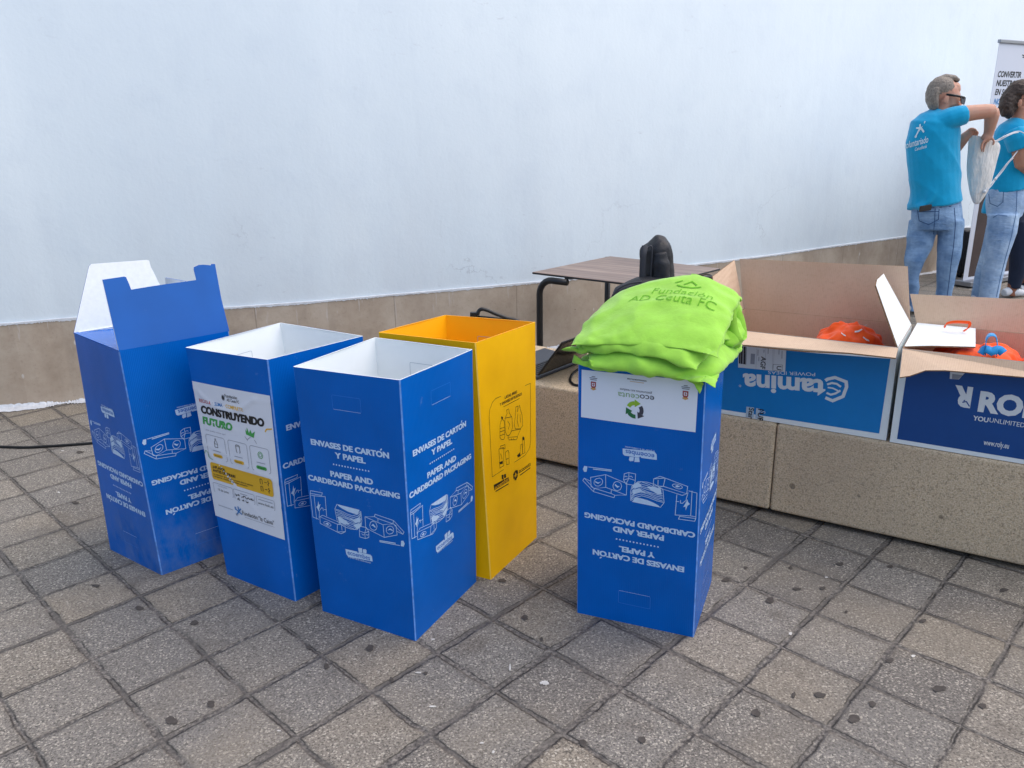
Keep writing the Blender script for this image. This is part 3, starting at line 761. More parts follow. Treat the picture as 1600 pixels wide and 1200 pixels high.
# A: upside-down bin with its flaps standing
cA = corners(Lt=(-1.650,2.906), Ft=(-1.346,2.621), Rt=(-1.060,2.895), Lb=(-1.633,2.851), Fb=(-1.335,2.641))
binA, fA = make_bin('recycling_bin', cA, M_BLUED, M_WHITEIN, M_BEDGE, 'soiled blue bin standing upside down with its lid flaps sticking up, leftmost in the row', 'recycling bin', GB)
blue_faces(binA, fA, ('LF', 'FR'), True)
def flap(name, pts, mi_front, mats, root, t=0.0045):
    pts = [Vector(q) for q in pts]
    if newell(pts).dot(ORG - pts[0]) < 0: pts = pts[::-1]
    m = MB(); m.slab(pts, t, mi_front, 1 - mi_front if len(mats) == 2 else 0, 1 - mi_front if len(mats) == 2 else 0)
    return m.build(name, mats, root)
nFR = (cA['Rt'] - cA['Ft']).cross(Vector((0, 0, 1))).normalized()
pl = lambda x, y, lean: on_plane(x, y, cA['Ft'], (nFR + Vector((0, 0, 1)) * lean).normalized())
blueflap = [pl(x, y, 0.10) for x, y in ((185.5,548),(358.5,517.5),(346,467),(336,412.5),(330,412.5),(329,414.5),(318,413.5),(310,414),(303,417),(302.5,421),(306.5,437.5),(265,443),(232,448),(205,452.5),(201.5,443),(197,433),(194,432),(160,437))]
flap('lid_flap', blueflap, 0, [M_BLUED, M_WHITEIN], binA)
nLB = (cA['Bt'] - cA['Lt']).cross(Vector((0, 0, 1))).normalized()
pw = lambda x, y, lean: on_plane(x, y, cA['Lt'], (nLB + Vector((0, 0, 1)) * lean).normalized())
wf = [pw(x, y, 0.14) for x, y in ((115.5,520),(139,416),(142,412.5),(229,406),(233,407),(236,418),(240,425),(247,440),(285,500))]
M_WHITEDIRTY = plain('white_plastic_scratched', lin('#eef2f3'), 0.45, 0.4, var=0.04, scale=60)
flap('lid_flap', wf[::-1], 0, [M_WHITEDIRTY, M_BLUED], binA)
m = MB(); u1 = (cA['Rt'] - cA['Ft']).normalized(); dn = Vector((0, 0, -0.012))
m.slab([cA['Lt'] + V((0, 0, 0.001)), cA['Ft'] + V((0, 0, 0.001)), cA['Ft'] + u1 * 0.23 + dn, cA['Lt'] + u1 * 0.23 + dn], 0.004)
m.build('lid_flap', M_BLUEG, binA)
tri = [on_plane(x, y, cA['Bt'], (cA['Bt'] - cA['Rt']).cross(Vector((0, 0, 1))).normalized()) for x, y in ((258,434),(292,440),(300,500),(262,500))]
flap('lid_flap', tri, 0, [M_WHITEDIRTY, M_BLUED], binA)
# B: with the poster
cB = corners(Lt=(-1.130,2.651), Ft=(-0.792,2.471), Rt=(-0.534,2.778), Bt=(-0.903,3.025), Lb=(-1.091,2.643), Fb=(-0.780,2.447))
cB['Rb'] = cB['Fb'] + (cB['Rt'] - cB['Ft']) * 0.98; cB['Bb'] = cB['Lb'] + cB['Rb'] - cB['Fb']
binB, fB = make_bin('recycling_bin', cB, M_BLUE, M_WHITEIN, M_BEDGE, 'open blue bin with a white paper poster pasted on its front', 'recycling bin', GB)
blue_faces(binB, fB, ('FR',), False)
inner_slot(fB, binB, ('iLB',))
# C: the plain one in front
cC = corners(Lt=(-0.687,2.382), Ft=(-0.329,2.216), Rt=(-0.129,2.559), Bt=(-0.489,2.755), Lb=(-0.673,2.388), Fb=(-0.326,2.203), Rb=(-0.142,2.564))
binC, fC = make_bin('recycling_bin', cC, M_BLUE, M_WHITEIN, M_BEDGE, 'clean open blue bin standing foremost in front of the yellow one, its lettering upright', 'recycling bin', GB)
blue_faces(binC, fC, ('LF', 'FR'), False)
inner_slot(fC, binC, ('iBR',))
# D: yellow
cD = corners(Lt=(-0.49,2.83), Ft=(-0.124,2.647), Rt=(0.095,2.962), Bt=(-0.263,3.118), Fb=(-0.090,2.571), Rb=(0.092,2.895))
cD['Lb'] = cD['Fb'] + (cD['Lt'] - cD['Ft']) * 0.97; cD['Bb'] = cD['Lb'] + cD['Rb'] - cD['Fb']
binD, fD = make_bin('recycling_bin', cD, M_YEL, M_YELIN, M_YEDGE, 'open yellow bin for cans and plastic behind the foremost blue one', 'recycling bin')
P = Print()
for s in YELLOW_STROKES[:-2]: P.stroke(s, 0.0017)
for s in YELLOW_STROKES[-2:]: P.stroke(s, 0.004)
for s in YELLOW_FILLS: P.poly(s)
P.up()
P.text('LATAS, BRIKS', 0.205, 0.643, width=0.088, cap=0.0105, bold=0.02)
P.text('Y ENVASES DE PLÁSTICO', 0.206, 0.626, width=0.157, cap=0.0105, bold=0.02)
P.text('ecoembes', 0.116, 0.325, width=0.098, size=0.024, mi=1, bold=0.006)
P.text('ecoceuta', 0.2500, 0.325, width=0.096, size=0.025, align='L')
def recycle(P, cx, cy, r, w, mis, rot=0.0):
    for k in range(3):
        a0 = rot + k * 2 * math.pi / 3
        pts = [(cx + r * math.cos(a0 - t), cy + r * math.sin(a0 - t)) for t in np.linspace(0.0, 1.15, 8)]
        P.stroke(pts, w, mis[k])
        a = a0 - 1.15; tx, ty = math.sin(a), -math.cos(a); ux, uy = math.cos(a), math.sin(a)
        bx, by = cx + r * ux, cy + r * uy
        P.poly([(bx + ux * w, by + uy * w), (bx + tx * w * 1.5, by + ty * w * 1.5), (bx - ux * w, by - uy * w)], mis[k])
recycle(P, 0.2226, 0.3285, 0.0135, 0.0095, (0, 0, 0), 1.9)
P.build('printed_panel', [M_BLACKINK, M_YELINK], fD['FR'], binD)
inner_slot(fD, binD, ('iBR',))
# E: under the green bags
cE = corners(Lt=(0.206,2.357), Ft=(0.558,2.166), Lb=(0.209,2.351), Fb=(0.576,2.199), Rb=(0.719,2.542), Rt=(0.700,2.500))
binE, fE = make_bin('recycling_bin', cE, M_BLUEG, M_WHITEIN, M_BEDGE, 'upside-down blue bin under the pile of green bags, white sticker near its top', 'recycling bin', GB)
blue_faces(binE, fE, ('LF', 'FR'), True)

# ---- sticker on the bin under the green bags
M_STICK = plain('white_vinyl', lin('#dfe6f2'), 0.35, 0.4)
M_LIME = plain('lime_ink', lin('#8fb832'), 0.5); M_DGREEN = plain('dark_green_ink', lin('#1d6a3c'), 0.5)
M_GREYINK = plain('dark_grey_ink', lin('#3f3f4a'), 0.5); M_REDINK = plain('red_brown_ink', lin('#9c3b40'), 0.5); M_OCHRE = plain('ochre_ink', lin('#c89a5e'), 0.5)
M_SAGE = plain('sage_ink', lin('#86a97c'), 0.5)
sq_ = [(0.0118,0.7117),(0.3763,0.7178),(0.3784,0.8788),(0.013,0.8674)]
v = []; f = []
for j in range(9):
    for i in range(17):
        s_, r_ = i / 16, j / 8
        v.append(fE['LF'](*[(1-s_)*(1-r_)*sq_[0][c_] + s_*(1-r_)*sq_[1][c_] + s_*r_*sq_[2][c_] + (1-s_)*r_*sq_[3][c_] for c_ in (0, 1)], 0.0012))
        if i and j: a = j * 17 + i; f.append((a - 18, a - 17, a, a - 1))
st = obj('sticker', v, f, M_STICK, binE)
P = Print(); PI = math.pi
P.text('eco', 0.2487, 0.8143, width=0.045, size=0.027, mi=0, rot=PI, align='L', bold=0.004)
P.text('ceuta', 0.2025, 0.8125, width=0.069, size=0.027, mi=1, rot=PI, align='L', bold=0.004)
P.text('gestionamos sus residuos', 0.191, 0.8255, width=0.101, size=0.011, mi=0, rot=PI)
P.text('WWW.ECOCEUTA.COM', 0.1936, 0.8605, width=0.061, size=0.006, mi=0, rot=PI, bold=0.03)
P.rect(0.172, 0.8505, 0.216, 0.852, 5)
Q_ = Print(); recycle(Q_, 0.189, 0.762, 0.0215, 0.0125, (2, 3, 0), 2.75); Q_.build('sticker_logo', [M_GREYINK, M_SAGE, M_LIME, M_DGREEN], fE['LF'], st, off=0.0018)
SM_ = [M_GREYINK, M_SAGE, M_LIME, M_DGREEN, M_REDINK, M_OCHRE, M_STICK]
P.build('sticker_lettering', SM_, fE['LF'], st, off=0.0018)
for ex, ey in ((0.053, 0.823), (0.3422, 0.8321)):
    P = Print()
    P.poly([(ex - .0085, ey + .011), (ex - .0085, ey - .004), (ex - .005, ey - .0095), (ex + .005, ey - .0095), (ex + .0085, ey - .004), (ex + .0085, ey + .011)][::-1], 4)
    P.up()
    P.rrect(ex - .005, ey - .004, ex + .005, ey + .007, 0.003, 6); P.up(); P.rect(ex - .0012, ey - .003, ex + .0012, ey + .006, 4); P.rect(ex - .004, ey + .0005, ex + .004, ey + .0025, 4)
    P.poly([(ex - .010, ey - .0125), (ex - .006, ey - .009), (ex + .006, ey - .009), (ex + .010, ey - .0125), (ex, ey - .017)][::-1], 5)
    for k, w in enumerate((.022, .026, .012)): P.rect(ex - w / 2, ey + .0165 + k * .005, ex + w / 2, ey + .0183 + k * .005, 0)
    P.build('sticker_emblem', SM_, fE['LF'], st, off=0.0018)

# ---- poster on bin B
M_PAPER = plain('poster_paper', lin('#d6dae4'), 0.55, 0.35, var=0.02, scale=8)
M_INKBLACK = plain('black_ink', lin('#121214'), 0.5); M_PGREEN = plain('poster_green', lin('#3f9a4a'), 0.5); M_PYEL = plain('poster_yellow', lin('#d8a81e'), 0.5)
M_PBLUE = plain('poster_blue', lin('#2a76b8'), 0.5); M_PGREY = plain('poster_grey', lin('#8b8f9a'), 0.5); M_PRED = plain('poster_red', lin('#b5484c'), 0.5)
pq = [(-0.0003,0.2444), (0.3833,0.2362), (0.3931,0.7606), (0.007,0.7636)]
def poster_map(x, y, z):
    s, t_ = x, y / 1.43
    u = (1-s)*(1-t_)*pq[0][0] + s*(1-t_)*pq[1][0] + s*t_*pq[2][0] + (1-s)*t_*pq[3][0]
    v = (1-s)*(1-t_)*pq[0][1] + s*(1-t_)*pq[1][1] + s*t_*pq[2][1] + (1-s)*t_*pq[3][1]
    # creases: one long sagging fold under the heading, small ones lower down
    cy = 1.36 - 0.16 * math.sin(min(1, max(0, (x - 0.03) / 0.75)) * math.pi) ** 0.8
    d = 0.0035 * math.exp(-((y - cy) / 0.018) ** 2) * (1 if 0.05 < x < 0.85 else 0.3)
    d += 0.0022 * math.exp(-((y - 1.06 + 0.10 * x) / 0.015) ** 2) * max(0, math.sin(x * 5))
    d += 0.0016 * math.exp(-((y - 0.80 + 0.22 * x) / 0.02) ** 2) + 0.0016 * math.exp(-((y - 0.1 - 0.9 * abs(x - 0.75)) / 0.015) ** 2)
    return fB['LF'](u, v, z + d)
gx_, gy_ = 40, 60
v = [poster_map(i / gx_, 1.43 * j / gy_, 0.0012) for j in range(gy_ + 1) for i in range(gx_ + 1)]
f = [(j*(gx_+1)+i, j*(gx_+1)+i+1, (j+1)*(gx_+1)+i+1, (j+1)*(gx_+1)+i) for j in range(gy_) for i in range(gx_)]
poster = obj('poster', v, f, M_PAPER, binB, smooth=True)
P = Print(); K, G, Y, B_, GR, RD, W_ = range(7)
P.text('Fundación', 0.51, 1.335, width=0.16, size=0.045, mi=K, bold=0.01); P.text('AD Ceuta FC', 0.53, 1.297, width=0.16, size=0.042, mi=K, bold=0.01)
P.disc(0.405, 1.325, 0.022, 0.030, GR); P.up(); P.disc(0.405, 1.325, 0.014, 0.020, K)
P.text('RECICLA', 0.06, 1.228, width=0.165, size=0.05, mi=RD, align='L', bold=0.015); P.text('·', 0.25, 1.228, size=0.06, mi=GR)
P.text('SUMA', 0.278, 1.228, width=0.105, size=0.05, mi=B_, align='L', bold=0.015); P.text('· COMPARTE', 0.40, 1.228, width=0.25, size=0.05, mi=Y, align='L', bold=0.015)
for dx, dy in ((-.004, 0), (.004, 0), (0, .003)):
    P.text('CONSTRUYENDO', 0.065 + dx, 1.118 + dy, width=0.83, cap=0.078, mi=K, align='L', bold=0.034, shear=0.12)
    P.text('FUTURO', 0.062 + dx, 1.006 + dy, width=0.41, cap=0.075, mi=G, align='L', bold=0.034, shear=0.12)
P.poly([(0.6471,1.002),(0.7428,0.9837),(0.7663,1.0516),(0.7249,1.0228),(0.7107,1.0593),(0.6878,1.0218),(0.6685,1.0756),(0.658,1.03),(0.6443,1.0562)], G)
P.stroke([(0.6264,0.9797),(0.6536,0.9449),(0.67,0.965),(0.7015,0.9818)], 0.006, GR); P.stroke([(0.745,0.965),(0.76,0.95),(0.768,0.93)], 0.006, GR)
P.stroke([(0.897,1.07),(0.915,1.095),(0.9328,1.103),(0.955,1.105),(0.985,1.112)], 0.013, Y)
P.stroke([(0.003,0.679),(0.02,0.712),(0.035,0.717),(0.0564,0.70),(0.0583,0.66),(0.075,0.645),(0.1121,0.637)], 0.006, G)
P.text('¿Qué puedes reciclar aquí?', 0.08, 0.941, width=0.285, size=0.02, mi=GR, align='L')
for x0, x1 in ((0.0657, 0.3333), (0.3794, 0.6329), (0.6711, 0.9118)):
    P.stroke(P.rrect_pts(x0, 0.655, x1, 0.90, 0.025), 0.0045, GR)
P.stroke([(0.18,0.785),(0.222,0.785),(0.222,0.83),(0.208,0.852),(0.208,0.872),(0.194,0.872),(0.194,0.852),(0.18,0.83),(0.18,0.785)], 0.005, K); P.stroke([(0.18,0.82),(0.222,0.82)], 0.004, K)
P.stroke(P.rrect_pts(0.482, 0.79, 0.532, 0.868, 0.012), 0.006, K); P.stroke([(0.484,0.855),(0.53,0.855)], 0.004, K)
P.stroke([(0.80 + 0.03*math.cos(a), 0.822 + 0.033*math.sin(a)) for a in np.linspace(0, 2*PI, 15)], 0.006, G); P.stroke([(0.80 + 0.016*math.cos(a), 0.822 + 0.018*math.sin(a)) for a in np.linspace(0, 2*PI, 11)], 0.005, G)
for cx, tx, c in ((0.2008, 'Envases', Y), (0.5011, 'Latas', Y), (0.7972, 'Papel', G)):
    P.rrect(cx - 0.066, 0.677, cx + 0.066, 0.711, 0.016, c); P.up(); P.text(tx, cx, 0.687, width=0.08, size=0.022, mi=K)
    P.rect(cx - 0.055, 0.742, cx + 0.055, 0.748, GR)
P.rrect(0.064, 0.422, 0.918, 0.607, 0.03, Y); P.up()
P.text('¡APLASTA', 0.094, 0.548, width=0.185, cap=0.030, mi=K, align='L', bold=0.03); P.text('ANTES DE TIRAR!', 0.09, 0.509, width=0.325, cap=0.030, mi=K, align='L', bold=0.03)
P.text('La reducción de envases y su peso ahorra espacio', 0.09, 0.476, width=0.56, size=0.024, mi=K, align='L', bold=0.01)
P.text('transporte y facilita el reciclaje posterior', 0.085, 0.452, width=0.49, size=0.024, mi=K, align='L', bold=0.01)
for yy in (0.555, 0.482):
    P.stroke(P.rrect_pts(0.757, yy - 0.026, 0.785, yy + 0.022, 0.007), 0.006, K); P.stroke([(0.81, yy), (0.835, yy)], 0.006, K); P.poly([(0.835, yy - .008), (0.845, yy), (0.835, yy + .008)], K)
    P.stroke([(0.866, yy - 0.03), (0.858, yy - 0.012), (0.874, yy), (0.86, yy + 0.012), (0.868, yy + 0.026)], 0.008, K)
for x0, x1 in ((0.06, 0.342), (0.36, 0.647), (0.675, 0.914)): P.stroke(P.rrect_pts(x0, 0.285, x1, 0.385, 0.012), 0.004, GR)
P.text('FECHA LÍMITE', 0.2, 0.357, width=0.13, size=0.018, mi=GR); P.text('15 de junio', 0.2, 0.31, width=0.155, size=0.035, mi=K)
P.rect(0.45, 0.352, 0.55, 0.358, GR); P.rect(0.70, 0.352, 0.89, 0.358, GR)
rg = random.Random(2)
for y0, xa, xb in ((0.325, 0.376, 0.64), (0.288, 0.395, 0.56)):
    x = xa; pts = []
    while x < xb:
        pts.append((x, y0 + rg.uniform(-0.012, 0.014))); x += rg.uniform(0.006, 0.012)
        if rg.random() < 0.13 and len(pts) > 3: P.stroke(pts, 0.007, K); pts = []; x += 0.018
    if len(pts) > 2: P.stroke(pts, 0.007, K)
P.text('www.fadc.es', 0.793, 0.305, width=0.205, size=0.036, mi=K)
P.rect(0.085, 0.139, 0.30, 0.144, GR)
for a, b in (((0.335,0.165),(0.43,0.125)), ((0.385,0.20),(0.395,0.14)), ((0.35,0.10),(0.425,0.185))): P.stroke([a, ((a[0]+b[0])/2, (a[1]+b[1])/2 + 0.004), b], 0.014, B_)
P.disc(0.35, 0.105, 0.012, 0.014, GR); P.disc(0.343, 0.178, 0.010, 0.011, B_)
P.text('Fundación "la Caixa"', 0.4396, 0.128, width=0.44, size=0.062, mi=K, align='L', bold=0.004); P.rect(0.47, 0.104, 0.88, 0.107, GR)
P.build('poster_print', [M_INKBLACK, M_PGREEN, M_PYEL, M_PBLUE, M_PGREY, M_PRED, M_PAPER], poster_map, poster, off=0.0019)

# ================================================================== CARTONS ON THE BENCH
def mat_kraft():
    t = NT('kraft_cardboard', 0.85, spec=0.2); p = t.pos()
    u = t.math('ADD', t.math('MULTIPLY', t.xyz(p)[0], 0.8462), t.math('MULTIPLY', t.xyz(p)[1], -0.5329))
    n = t.noise(p, 4, 4, 0.6); f = t.noise(p, 90, 3, 0.6)
    col = t.mix(t.fmap(n, 0.3, 0.7), lin('#cbb096'), lin('#d6bda4'))
    col = t.mix(t.fmap(f, 0.5, 0.75, 0, 0.3), col, lin('#b2937a'))
    w = t.math('SINE', t.math('MULTIPLY', u, 2 * math.pi / 0.0075))
    col = t.mix(t.fmap(w, -1, 1, 0.0, 0.10), col, lin('#a8876a'))
    t.base(col); t.bump(t.math('ADD', t.math('MULTIPLY', w, 0.3), n), 0.2, 0.004)
    return t.m
M_KRAFT = mat_kraft()
M_CWHITE = plain('white_carton_liner', lin('#dfe6e8'), 0.6, 0.3, var=0.03, scale=9)
M_KEDGE = plain('cut_board_edge', lin('#8f7157'), 0.9, 0.1, var=0.35, scale=180)
def carton(s0, s1, n0, n1, z0, z1, label):
    root = thing('cardboard_box', bp((s0 + s1) / 2, (n0 + n1) / 2, z0), label, 'cardboard box', 'open printed cardboard boxes on the bench')
    t = 0.006; m = MB()
    m.slab([bp(s0, n0, z0), bp(s1, n0, z0), bp(s1, n0, z1), bp(s0, n0, z1)], t, 0, 2, 1)
    m.slab([bp(s1, n1, z0), bp(s0, n1, z0), bp(s0, n1, z1), bp(s1, n1, z1)], t, 0, 2, 1)
    m.slab([bp(s0, n1 - t, z0), bp(s0, n0 + t, z0), bp(s0, n0 + t, z1), bp(s0, n1 - t, z1)], t, 0, 2, 1)
    m.slab([bp(s1, n0 + t, z0), bp(s1, n1 - t, z0), bp(s1, n1 - t, z1), bp(s1, n0 + t, z1)], t, 0, 2, 1)
    m.slab([bp(s0 + t, n0 + t, z0 + 0.006), bp(s1 - t, n0 + t, z0 + 0.006), bp(s1 - t, n1 - t, z0 + 0.006), bp(s0 + t, n1 - t, z0 + 0.006)], 0.004, 1)
    m.build('box_walls', [M_CWHITE, M_KRAFT, M_KEDGE], root)
    return root
def cflap(root, pts, front, label=None):
    """front 'in' (kraft) or 'out' (white) is what the quad's ccw side shows"""
    m = MB(); a, b = (1, 0) if front == 'in' else (0, 1)
    pts = [bp(*q) for q in pts]
    m.slab(pts, 0.0055, a, 2, b)
    return m.build('box_flap', [M_CWHITE, M_KRAFT, M_KEDGE], root)
Z1 = 0.787
boxS = carton(0.845, 1.552, 0.012, 0.45, 0.414, Z1, 'open cardboard box with a sky blue front and upside-down lettering')
cflap(boxS, [(0.845, 0.006, Z1), (0.840, -0.205, 0.776), (0.905, -0.196, 0.772), (0.988, -0.180, 0.776), (1.25, -0.135, 0.770), (1.40, -0.110, 0.776), (1.557, -0.081, 0.770), (1.552, 0.006, Z1)], 'in')
cflap(boxS, [(0.842, 0.448, Z1), (1.545, 0.448, Z1), (1.505, 0.46, 1.026), (0.806, 0.46, 1.013)], 'in')
cflap(boxS, [(0.847, 0.02, Z1), (0.847, 0.44, Z1), (0.795, 0.42, 1.012), (0.782, 0.16, 0.975)], 'in')
cflap(boxS, [(1.550, 0.014, Z1), (1.550, 0.445, Z1), (1.427, 0.38, 1.002), (1.440, 0.10, 1.020), (1.4475, 0.03, 1.010)], 'out')
boxR = carton(1.566, 2.245, 0.004, 0.48, 0.414, Z1, 'open cardboard box with a navy front, cut off by the right edge of the photo')
cflap(boxR, [(1.568, -0.002, Z1), (1.585, -0.165, 0.722), (1.615, -0.150, 0.728), (1.66, -0.112, 0.745), (1.72, -0.098, 0.750), (1.95, -0.055, 0.748), (2.24, -0.03, 0.740), (2.24, -0.002, Z1)], 'in')
cflap(boxR, [(1.566, 0.478, Z1), (2.24, 0.478, Z1), (2.215, 0.52, 0.925), (1.522, 0.52, 0.902)], 'in')
cflap(boxR, [(1.570, 0.03, Z1 + 0.003), (1.66, 0.06, Z1 + 0.010), (1.797, 0.131, Z1 + 0.006), (1.782, 0.455, Z1 + 0.008), (1.568, 0.476, Z1 + 0.004)], 'out')

def front_map(n0):
    return lambda x, y, z: bp(x, n0 - z, y)
def fpx(px, py, n0):
    q = on_plane(px, py, bp(0, n0, 0), BN); return ((q - BA).dot(BD), q.z)
M_SKY = plain('sky_blue_board', lin('#0a78bd'), 0.5, 0.35, var=0.04, scale=12); M_NAVY = plain('navy_board', lin('#0e4688'), 0.5, 0.35, var=0.05, scale=12)
M_WINK = plain('white_board_ink', lin('#d5dade'), 0.55, 0.3); M_LABEL = plain('shipping_label_paper', lin('#cdd2d8'), 0.5, 0.3); M_TAPE = plain('pale_tape', lin('#a9bccb'), 0.35, 0.4)
a4 = lambda x, y: fpx(1120 + .1875 * x, 520 + .1875 * y, 0.012)
P = Print(); SK, WH, LB, KK, TP, GY = range(6)
br = a4(1383, 848); tr = a4(1455, 190)
P.poly([(0.8455, 0.432), (1.525, br[1] + 0.002), (1.531, Z1 - 0.004), (0.8455, Z1 - 0.004)], SK); P.up()
p0, p1 = a4(908, 398), a4(218, 343); ang = math.atan2(p1[1] - p0[1], p1[0] - p0[0])
wid = math.hypot(p1[0] - p0[0], p1[1] - p0[1])
P.text('tamina', p0[0], p0[1], width=wid, size=0.105, mi=WH, align='L', rot=ang, bold=0.035)
hexp = [a4(*q) for q in ((905,398),(925,385),(985,372),(1078,408),(1082,450),(1052,530),(965,566),(905,540))]
P.stroke(hexp, 0.0125, WH)
P.stroke([a4(*q) for q in ((920,430),(960,418),(1000,425),(1035,450))], 0.008, WH); P.stroke([a4(*q) for q in ((915,500),(950,515),(990,505),(1030,480))], 0.008, WH); P.stroke([a4(*q) for q in ((925,455),(970,462),(1010,482))], 0.006, WH)
q0, q1 = a4(820, 333), a4(428, 316)
P.text('POWER IDEAS', q0[0], q0[1], width=math.hypot(q1[0]-q0[0], q1[1]-q0[1]), cap=0.0145, mi=WH, align='L', rot=math.atan2(q1[1]-q0[1], q1[0]-q0[0]))
P.text('®', *a4(195, 432), size=0.014, mi=WH, rot=PI)
P.up(); P.poly([a4(*q) for q in ((183,60),(178,288),(570,325),(583,80))], LB); P.up()
for i, x in enumerate(np.linspace(190, 245, 15)):
    if i % 5 != 3: P.stroke([a4(x, 110 + (x-190)*.1), a4(x - 3, 255 + (x-190)*.15)], 0.0016 if i % 2 else 0.0027, KK)
P.poly([a4(*q) for q in ((285,172),(280,258),(315,262),(320,176))], GY)
for x in (335, 410, 470, 480): P.stroke([a4(x, 125), a4(x - 8, 300)], 0.0009, GY)
P.text('AGF', *a4(372, 195), size=0.028, mi=KK, rot=-PI/2, align='L', bold=0.02); P.text('U', *a4(502, 275), size=0.026, mi=KK, rot=-PI/2, align='L', bold=0.02)
P.stroke([a4(*q) for q in ((470,262),(548,268),(545,318),(466,310),(470,262))], 0.0012, KK)
for x, y0, y1 in ((430,130,175),(345,140,190),(545,150,215),(520,140,180),(395,140,165),(352,200,235)): P.stroke([a4(x, y0), a4(x - 2, y1)], 0.003, GY)
P.poly([a4(*q) for q in ((85,90),(85,205),(150,211),(160,95))], LB); P.up(); P.poly([a4(*q) for q in ((92,150),(92,190),(132,194),(136,152))], GY)
P.poly([a4(*q) for q in ((248,614),(242,700),(308,708),(312,622))], TP); P.poly([a4(*q) for q in ((330,626),(322,710),(352,716),(362,632))], TP)
P.up(); P.text('Star', *a4(270, 622), size=0.030, mi=KK, rot=-PI/2, align='L', bold=0.02); P.text('PUR', *a4(348, 632), size=0.032, mi=KK, rot=-PI/2, align='L', bold=0.02)
P.text('S', *a4(405, 665), size=0.03, mi=TP, rot=PI/2.3)
P.build('printed_front', [M_SKY, M_WINK, M_LABEL, M_INKBLACK, M_TAPE, M_PGREY], front_map(0.012), boxS)
a5 = lambda x, y: fpx(1380 + .21675 * x, 480 + .21675 * y, 0.004)
P = Print()
l0 = a5(62, 945)
P.poly([(1.590, 0.431), (2.225, 0.431), (2.225, Z1 - 0.004), (1.592, Z1 - 0.004)], SK); P.up()
r0, r1 = a5(680, 742), a5(1000, 770); cap = a5(680, 600)[1] - r0[1]; ang = math.atan2(r1[1]-r0[1], r1[0]-r0[0])
va, _ = text_mesh('RO', 0.05); vb, _ = text_mesh('ROLY', 0.05)
P.text('ROLY', r0[0], r0[1], width=math.hypot(r1[0]-r0[0], r1[1]-r0[1]) * float(np.ptp(vb[:, 0]) / np.ptp(va[:, 0])), cap=cap, mi=WH, align='L', bold=0.05)
e0, e1 = a5(648, 588), a5(518, 578)
P.text('R', e0[0], e0[1], width=abs(e1[0] - e0[0]), cap=cap * 1.0, mi=WH, rot=PI, align='L', bold=0.06)
P.up(); P.stroke([a5(570, 685), a5(600, 680), a5(622, 715)], 0.004, SK)
y0, y1 = a5(645, 812), a5(757, 826); y2 = a5(1013, 857)
P.text('YOU', y0[0], y0[1], width=y1[0]-y0[0], cap=a5(645,778)[1]-y0[1], mi=WH, align='L', bold=0.03, rot=-0.015); P.text('UNLIMITED', y1[0] + .003, y1[1], width=y2[0]-y1[0], cap=a5(645,778)[1]-y0[1], mi=WH, align='L', rot=-0.015)
w0, w1 = a5(722, 990), a5(905, 1014)
P.text('www.roly.eu', w0[0], w0[1], width=w1[0]-w0[0], size=0.03, mi=WH, align='L', bold=0.012)
P.poly([a5(*q) for q in ((485,420),(480,516),(545,520),(612,450),(615,430))], LB); P.up(); P.poly([a5(*q) for q in ((498,480),(495,516),(540,518),(575,490))], GY)
P.build('printed_front', [M_NAVY, M_WINK, M_LABEL, M_INKBLACK, M_TAPE, M_PGREY], front_map(0.004), boxR)

# ================================================================== TABLE, LAPTOP, BLACK BAGS, CABLES, STAND
M_STEEL = plain('black_powder_coat', lin('#1b1c1e'), 0.38, 0.5)
def mat_laminate():
    t = NT('wood_laminate', 0.32, spec=0.5); p = t.pos()
    c, s = math.cos(R(-40.5)), math.sin(R(-40.5)); x, y, z = t.xyz(p)
    a = t.math('ADD', t.math('MULTIPLY', x, c), t.math('MULTIPLY', y, s)); b = t.math('ADD', t.math('MULTIPLY', x, -s), t.math('MULTIPLY', y, c))
    n = t.noise(t.comb(t.math('MULTIPLY', a, 1.2), t.math('MULTIPLY', b, 22), 0), 1.0, 4, 0.6)
    pk = t.white(t.comb(t.math('FLOOR', t.math('DIVIDE', b, 0.11)), 1, 1))
    col = t.ramp(n, [(0.3, lin('#4d3b32')), (0.5, lin('#84695a')), (0.7, lin('#b09a88'))])
    col = t.mix(t.fmap(pk, 0, 1, 0, 0.4), col, lin('#6b5446')); t.base(col); return t.m
M_LAM = mat_laminate()
TL, TF, TR_, TB = (V((x, y, 0.74)) for x, y in ((0.139,5.056),(0.803,4.489),(1.361,5.086),(0.724,5.722)))
tc = (TL + TF + TR_ + TB) / 4
table = thing('table', (tc.x, tc.y, 0), 'small square table with a wood-grain top and black tube legs, behind the bench', 'table')
m = MB(); m.slab([TL, TF, TR_, TB], 0.014, 0, 1, 1); bevelled(m.build('table_top', [M_LAM, M_STEEL], table), 0.006, 2, 60)
def jleg(top, nxt, run):
    d = (nxt - top); d.z = 0; d.normalize(); x, y = top.x, top.y
    pts = [(x, y, 0.0), (x, y, 0.35), (x, y, 0.60)]
    for a in range(15, 91, 15):
        r = 0.10; pts.append((x + d.x * r * (1 - math.cos(R(a))), y + d.y * r * (1 - math.cos(R(a))), 0.60 + r * math.sin(R(a))))
    pts.append((x + d.x * run, y + d.y * run, 0.70))
    m = MB(); m.tube(pts, 0.021, 14); m.build('table_leg', M_STEEL, table, True)
ins = lambda p: p + (tc - p).normalized() * 0.045
jleg(on_z(843, 436, 0.70), TF, 0.22); jleg(on_z(1116, 430, 0.70), TF, 0.22)
for q in (ins(TF), on_z(950, 405, 0.71)):
    m = MB(); m.tube([(q.x, q.y, 0), (q.x, q.y, 0.726)], 0.021, 14); m.build('table_leg', M_STEEL, table, True)
